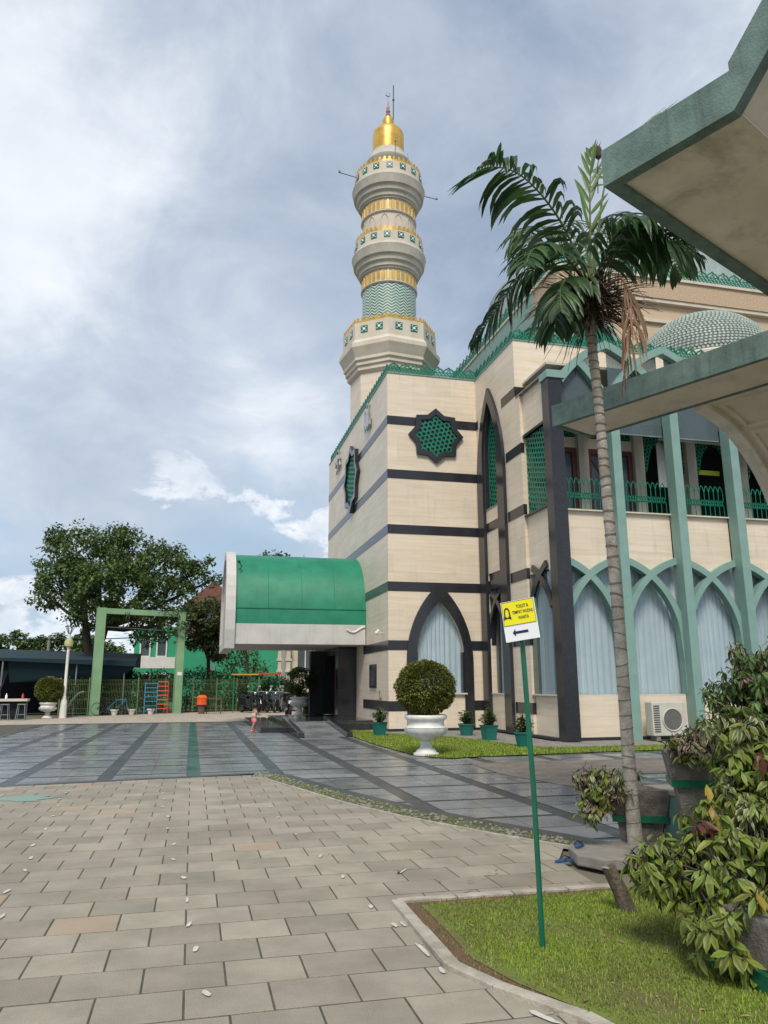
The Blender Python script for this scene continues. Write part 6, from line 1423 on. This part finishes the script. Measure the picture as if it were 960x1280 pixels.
# curved bicycle rack, bicycles, climbing frame, pots
rk = thing('bicycle_rack', (-12.0, 17.0, 0), 'grey curved bicycle rack beside the lamp post', 'bike rack')
for k in range(4): b = MB(); b.tube([(-.5 + .9 * (i / 10), -.4 + k * .16, .08 + 1.15 * sin(pi / 2 * i / 10)) for i in range(11)], .025, 6); b.build('hoop', m_steel, rk)
b = MB(); b.box(-.55, .45, -.42, -.38, .0, .06); b.box(-.55, .45, .1, .14, .0, .06); b.build('foot_rail', m_steel, rk)
def ring_(mb, c, r_, t__, ax=0, n=20, rot=0):
    mb.tube([(c[0] + r_ * cos(2 * pi * i / n) * cos(rot), c[1] + r_ * cos(2 * pi * i / n) * sin(rot), c[2] + r_ * sin(2 * pi * i / n)) for i in range(n + 1)], t__, 6, cap=False)
def bicycle(loc, rz, lab, m):
    t_ = thing('bicycle', loc, lab, 'bicycle', 'bicycles by the fence', rz)
    for x in (-.5, .5):
        b = MB(); ring_(b, (x, 0, .33), .31, .022); w_ = b.build('wheel', m_rubber, t_); b = MB()
        for k in range(10): a = k * pi / 5; b.bar((x, 0, .33), (x + .3 * cos(a), 0, .33 + .3 * sin(a)), .006)
        b.build('spoke', m_chrome, w_)
    b = MB(); 
    for p, q in (((-.5, .33), (-.12, .75)), ((-.5, .33), (-.05, .33)), ((-.05, .33), (-.15, .85)), ((-.05, .33), (.36, .78)), ((-.12, .75), (.36, .8)), ((.5, .33), (.34, .92))): b.bar((p[0], 0, p[1]), (q[0], 0, q[1]), .032)
    b.build('frame', m, t_); b = MB(); b.box(-.28, -.04, -.06, .06, .86, .90); b.build('saddle', m_rubber, t_); b = MB(); b.bar((.32, -.26, .98), (.32, .26, .98), .03); b.bar((.34, 0, .9), (.32, 0, .98), .03); b.build('handlebar', m_rubber, t_)
bicycle((-10.6, 18.5, .01), .35, 'dark bicycle parked inside the gate frame near its left post', m_bike)
bicycle((-10.1, 19.0, .01), .1, 'teal bicycle parked behind the dark one at the fence', m_blue)
cf = thing('climbing_frame', (-8.2, 19.75, 0), 'blue and orange ladder climbing frame between the gate posts', 'climbing frame')
for x in (-.6, .05, .62): b = MB(); b.bar((x, 0, 0), (x, 0, 1.7), .05); b.build('upright', m_blue if x < .6 else m_red, cf)
for i in range(7): b = MB(); z_ = .2 + i * .24; b.bar((-.6, 0, z_), (.03, 0, z_), .045); b.build('rung', m_blue, cf); b = MB(); b.bar((.07, 0, z_ + .08), (.6, 0, z_ + .08), .045); b.build('rung', m_orange, cf)
wp = None
for i, (x, y, lab) in enumerate(((-10.2, 18.3, 'white pot with a dry plant near the left gate post'), (-9.35, 18.6, 'white pot with a spiky plant, middle of the three by the fence'), (-8.4, 18.95, 'white pot before the climbing frame'))):
    if wp is None:
        wp = thing('white_flowerpot', (x, y, .012), lab, 'flowerpot', 'white pots along the fence'); b = MB(); b.lathe([(.12, 0), (.19, .24), (.22, .24), (.22, .30), (.17, .30), (.16, .25), (1e-3, .25)], n=18); b.build('pot', m_whitestone, wp, smooth=True)
        b = MB()
        for k in range(46): a = rnd(0, 6.3); b.leaf(Vector((0, 0, .26)), Vector((cos(a), sin(a), rnd(.3, 2))).normalized(), Zv, rnd(.25, .5), .022, .2, .4)
        b.build('foliage', m_pot, wp)
    else: o = copy_tree(wp); o.location = (x, y, .012); o.rotation_euler = (0, 0, i * 1.3); o['label'] = lab
dt = thing('wooden_table', (-5.1, 19.3, .012), 'low wooden table frame behind the orange cloth', 'table'); b = MB(); b.box(-.42, .42, -.22, .22, .76, .80); b.build('top', m_wood, dt)
for (a, c_) in ((-1, -1), (1, -1), (1, 1), (-1, 1)): b = MB(); b.bar((a * .38, c_ * .18, 0), (a * .38, c_ * .18, .76), .05); b.build('leg', m_wood, dt)
b = MB(); b.bar((-.38, -.18, .4), (.38, -.18, .4), .04); b.build('rail', m_wood, dt)
oc_ = thing('cloth_draped_bin', (-5.75, 18.9, .012), 'small bin with a bright orange cloth over its top by the fence', 'bin'); b = MB(); b.lathe([(.17, 0), (.2, .6)], n=14); b.build('bin', m_wood, oc_); b = MB(); b.lathe([(.26, .48), (.24, .7), (.27, .86), (.16, .98), (1e-3, 1.0)], n=18, flute=5, fl=.14); b.build('cloth', m_orange, oc_, smooth=True)
aw = thing('striped_awning', (0, 0, 0), 'low awning with ochre and red strips over the parked scooters', 'awning')
b = MB(); b.obox((-3.35, 21.0, 2.12), Vector((1, .0, 0)), Vector((0, 1, 0)), Zv, .75, .6, .04); b.build('ochre_strip', m_yel, aw); b = MB(); b.obox((-1.95, 21.0, 2.16), Vector((1, .0, 0)), Vector((0, 1, 0)), Zv, .64, .6, .05); b.build('red_strip', m_red, aw)
for x in (-4.0, -2.6, -1.4): b = MB(); b.bar((x, 20.5, 0), (x, 20.5, 2.1), .05); b.build('post', m_lattice, aw)
# scooters
def scooter(loc, rz, lab):
    t_ = thing('motor_scooter', loc, lab, 'scooter', 'scooters parked by the fence', rz)
    for x in (-.6, .62):
        b = MB(); ring_(b, (x, 0, .27), .21, .06); w_ = b.build('wheel', m_rubber, t_); b = MB(); b.lathe([(.15, -.03), (.15, .03)], n=14); o = b.build('rim', m_chrome, w_, loc=(x, 0, .27)); o.rotation_euler = (R(90), 0, 0)
    b = MB(); b.prism([(-.85, .62), (-.55, .36), (-.1, .30), (.28, .26), (.40, .30), (.32, .38), (.05, .40), (-.05, .60), (-.15, .74), (-.8, .78)], -.14, .14); b.build('body', m_bike, t_, bevel=.03)
    b = MB(); b.prism([(.30, .30), (.42, .30), (.56, .62), (.44, .98), (.36, .96), (.42, .62)], -.20, .20); b.build('leg_shield', m_bike, t_, bevel=.02)
    b = MB(); b.prism([(.42, .42), (.86, .40), (.84, .50), (.60, .56), (.46, .52)], -.07, .07); b.build('front_mudguard', m_bike, t_, bevel=.01)
    b = MB(); b.prism([(-.82, .78), (-.1, .74), (-.02, .80), (-.3, .86), (-.85, .88)], -.13, .13); b.build('seat', m_rubber, t_, bevel=.02)
    b = MB(); b.tube([(.30, -.32, 1.02), (.40, -.12, 1.0), (.40, .12, 1.0), (.30, .32, 1.02)], .022, 6); b.tube([(.62, 0, .27), (.42, 0, 1.0)], .03, 6); b.build('handlebar', m_steel, t_)
    b = MB(); b.sphere((.50, 0, .92), .085, 10, 8); b.build('headlight', m_chrome, t_, smooth=True)
    for s_ in (-1, 1): b = MB(); b.tube([(.34, s_ * .2, 1.02), (.32, s_ * .3, 1.2)], .008, 4); b.sphere((.31, s_ * .31, 1.25), .06, 8, 6, 1.0); b.build('mirror', m_chrome, t_)
    b = MB(); b.tube([(-.2, .16, .25), (-.85, .17, .34)], .045, 8); b.build('exhaust', m_steel, t_)
    b = MB(); b.box(-.9, -.87, -.1, .1, .55, .68); b.build('number_plate', m_signw, t_); t_.scale = (1.14, 1.14, 1.14); return t_
s1 = scooter((-3.15, 19.7, .012), R(-60), 'black scooter parked leftmost by the fence under the ochre awning')
for loc, rz, lab in (((-2.35, 19.9, .012), R(-75), 'black scooter with a bright mirror, middle of the parked row'), ((-1.55, 19.5, .012), R(-110), 'black scooter on the right of the row under the red awning'), ((-1.62, 14.0, .012), R(90), 'black scooter seen from behind just left of the porch urn')):
    o = copy_tree(s1); o.location = loc; o.rotation_euler = (0, 0, rz); o['label'] = lab
# green house, balcony, red roof
hs = thing('green_house', (0, 0, 0), 'bright emerald green house wall with a white balcony behind the trees', 'house')
b = MB(); b.box(-7.6, 1.0, 35.3, 41, 0, 5.0); b.build('wall', m_housegreen, hs); b = MB(); b.box(-10.7, -7.61, 36.0, 41, 0, 5.9); b.build('wing', m_housegreen, hs)
b = MB(); b.box(-10.6, -7.3, 34.4, 35.3, 2.75, 2.95); b.box(-10.6, -7.3, 34.4, 34.5, 2.95, 3.55); b.build('balcony', m_white, hs)
for (x0, x1, z0, z1) in ((-10.3, -9.5, 3.6, 5.3), (-9.1, -8.3, 3.6, 5.3), (-10.2, -9.4, .4, 2.4), (-8.9, -8.0, .6, 2.4)):
    b = MB(); b.band([(x0, z0), (x1, z0), (x1, z1), (x0, z1)], [(x0 + .1, z0 + .1), (x1 - .1, z0 + .1), (x1 - .1, z1 - .1), (x0 + .1, z1 - .1)], 35.9, 35.999, closed=True); f_ = b.build('window', m_white, hs); b = MB(); b.box(x0 + .1, x1 - .1, 35.97, 35.999, z0 + .1, z1 - .1); b.build('pane', m_winglass, f_)
b = MB(); b.box(-5.2, -4.7, 35.0, 35.29, 2.6, 3.0); b.build('wall_unit', m_steel, hs)
b = MB(); b.box(-2.0, -1.6, 35.1, 35.29, .0, 4.9); b.build('pilaster', m_housegreen, hs)
rh = thing('pink_house', (0, 0, 0), 'faded pink house with a steep red tiled roof behind the green wall', 'house')
b = MB(); b.box(-6.9, -2.9, 42, 47, 0, 8.25); b.build('wall', m_pink, rh); b = MB(); b.prism([(-7.2, 8.3), (-4.9, 10.2), (-2.6, 8.3), (-2.6, 8.1), (-7.2, 8.1)], 41.4, 47.5); b.build('roof', m_roof, rh)
b = MB(); b.box(-5.8, -4.9, 41.95, 41.999, 6.5, 7.6); b.build('window', m_winglass, rh)
# beige neighbouring house right of the scooters
bh = thing('beige_house', (0, 0, 0), 'pale beige house with stepped gate pillars left of the black portal', 'house')
b = MB(); b.box(-.3, 3.2, 24.4, 30, 0, 4.8); b.build('wall', m_beige, bh)
b = MB(); b.box(.15, 1.1, 24.36, 24.399, 2.55, 4.2); w_ = b.build('window', m_winglass, bh); b = MB(); b.box(.60, .66, 24.33, 24.359, 2.55, 4.2); b.build('mullion', m_white, w_)
b = MB(); b.box(1.25, 2.2, 24.36, 24.399, 2.55, 4.2); b.build('window', m_winglass, bh)
b = MB(); b.tube([(.95, 24.2, 0), (.95, 24.2, 4.7)], .07, 8); b.build('downpipe', m_white, bh)
b = MB(); b.box(-.55, 3.0, 23.9, 24.35, 2.15, 2.4); b.build('cornice', m_white, bh)
b = MB(); b.box(-.1, 3.0, 24.0, 24.35, 0, 2.149); b.build('lower_wall', m_beige, bh)
for (x, w_) in ((-1.05, .2), (-.5, .26)):
    b = MB(); b.box(x - w_ / 2, x + w_ / 2, 23.9, 24.2, 0, 4.3)
    for z_ in (2.3, 3.0, 3.7): b.box(x - w_ / 2 - .08, x + w_ / 2 + .08, 23.84, 24.26, z_, z_ + .14)
    b.build('pillar', m_beige, bh)

# ================================================================== THE CHILD
ch = thing('person', (-4.29, .95, .012), 'toddler in a cream top and pink shorts walking across the plaza', 'person', None, R(20)); ch.scale = (1.22, 1.22, 1.22)
def skinned(name, verts, edges, rads, m, par, lv=2, root=0):
    me = bpy.data.meshes.new(name); me.from_pydata(verts, edges, []); o = bpy.data.objects.new(name, me); COL.objects.link(o); o.parent = par; me.materials.append(m)
    sk = o.modifiers.new('skin', 'SKIN'); sk.use_smooth_shade = True
    for i, r_ in enumerate(rads): me.skin_vertices[0].data[i].radius = (r_, r_) if not isinstance(r_, tuple) else r_
    for i in range(len(verts)): me.skin_vertices[0].data[i].use_root = (i == root)
    sb = o.modifiers.new('sub', 'SUBSURF'); sb.levels = lv; sb.render_levels = lv; return o
Vb = [(0, 0, .36), (.0, 0, .44), (.005, 0, .52), (.01, 0, .575), (.015, 0, .605), (.03, 0, .655), (.035, 0, .71), (.03, 0, .76),
      (0, .045, .34), (.06, .05, .21), (.03, .05, .06), (.075, .05, .035), (0, -.045, .34), (-.03, -.05, .20), (-.10, -.05, .08), (-.065, -.05, .045),
      (.01, .075, .565), (.06, .09, .49), (.14, .06, .50), (.165, .055, .505), (.01, -.075, .565), (.05, -.10, .48), (.13, -.075, .47), (.155, -.07, .475)]
Eb = [(0, 1), (1, 2), (2, 3), (3, 4), (4, 5), (5, 6), (6, 7), (0, 8), (8, 9), (9, 10), (10, 11), (0, 12), (12, 13), (13, 14), (14, 15), (3, 16), (16, 17), (17, 18), (18, 19), (3, 20), (20, 21), (21, 22), (22, 23)]
Rb = [.062, .060, .060, .05, .028, .062, .078, .05, .045, .034, .022, .018, .045, .034, .022, .018, .03, .022, .016, .018, .03, .022, .016, .018]
for h_ in (19, 23):
    x, y, z = Vb[h_]
    for k in range(5):
        i_ = len(Vb); Vb += [(x + .018, y + (k - 2) * .008, z + .004), (x + .034 - (k == 0) * .012 - abs(k - 2) * .003, y + (k - 2) * .011, z - .002)]; Eb += [(h_, i_), (i_, i_ + 1)]; Rb += [.0045, .0035]
skinned('body', Vb, Eb, Rb, m_skin, ch)
skinned('top', [(0, 0, .40), (.005, 0, .48), (.01, 0, .56), (.01, .08, .56), (.035, .088, .52), (.01, -.08, .56), (.03, -.092, .52)], [(0, 1), (1, 2), (2, 3), (3, 4), (2, 5), (5, 6)], [.078, .072, .058, .037, .034, .037, .034], m_shirt, ch)
skinned('shorts', [(0, 0, .40), (0, 0, .35), (.0, .048, .31), (.035, .05, .25), (0, -.048, .31), (-.018, -.05, .25)], [(0, 1), (1, 2), (2, 3), (1, 4), (4, 5)], [.074, .074, .058, .055, .058, .055], m_pinkc, ch)
b = MB(); b.sphere((.018, 0, .72), .088, 14, 10, .95); b.build('hair', m_hair, ch, smooth=True)
b = MB(); b.sphere((-.065, 0, .77), .028, 8, 6); b.build('hair_bun', m_hair, ch, smooth=True)
for s_ in (-1, 1): b = MB(); b.sphere((.105, s_ * .028, .70), .008, 8, 6); b.build('eye', m_ink, ch)
b = MB(); b.sphere((.114, 0, .685), .008, 6, 5); b.build('nose', m_skin, ch)
for (x, y, z) in ((.055, .05, .012), (-.085, -.05, .045)): b = MB(); b.sphere((x, y, z + .015), .042, 10, 6, .55); b.build('shoe', m_pinkc, ch, smooth=True)
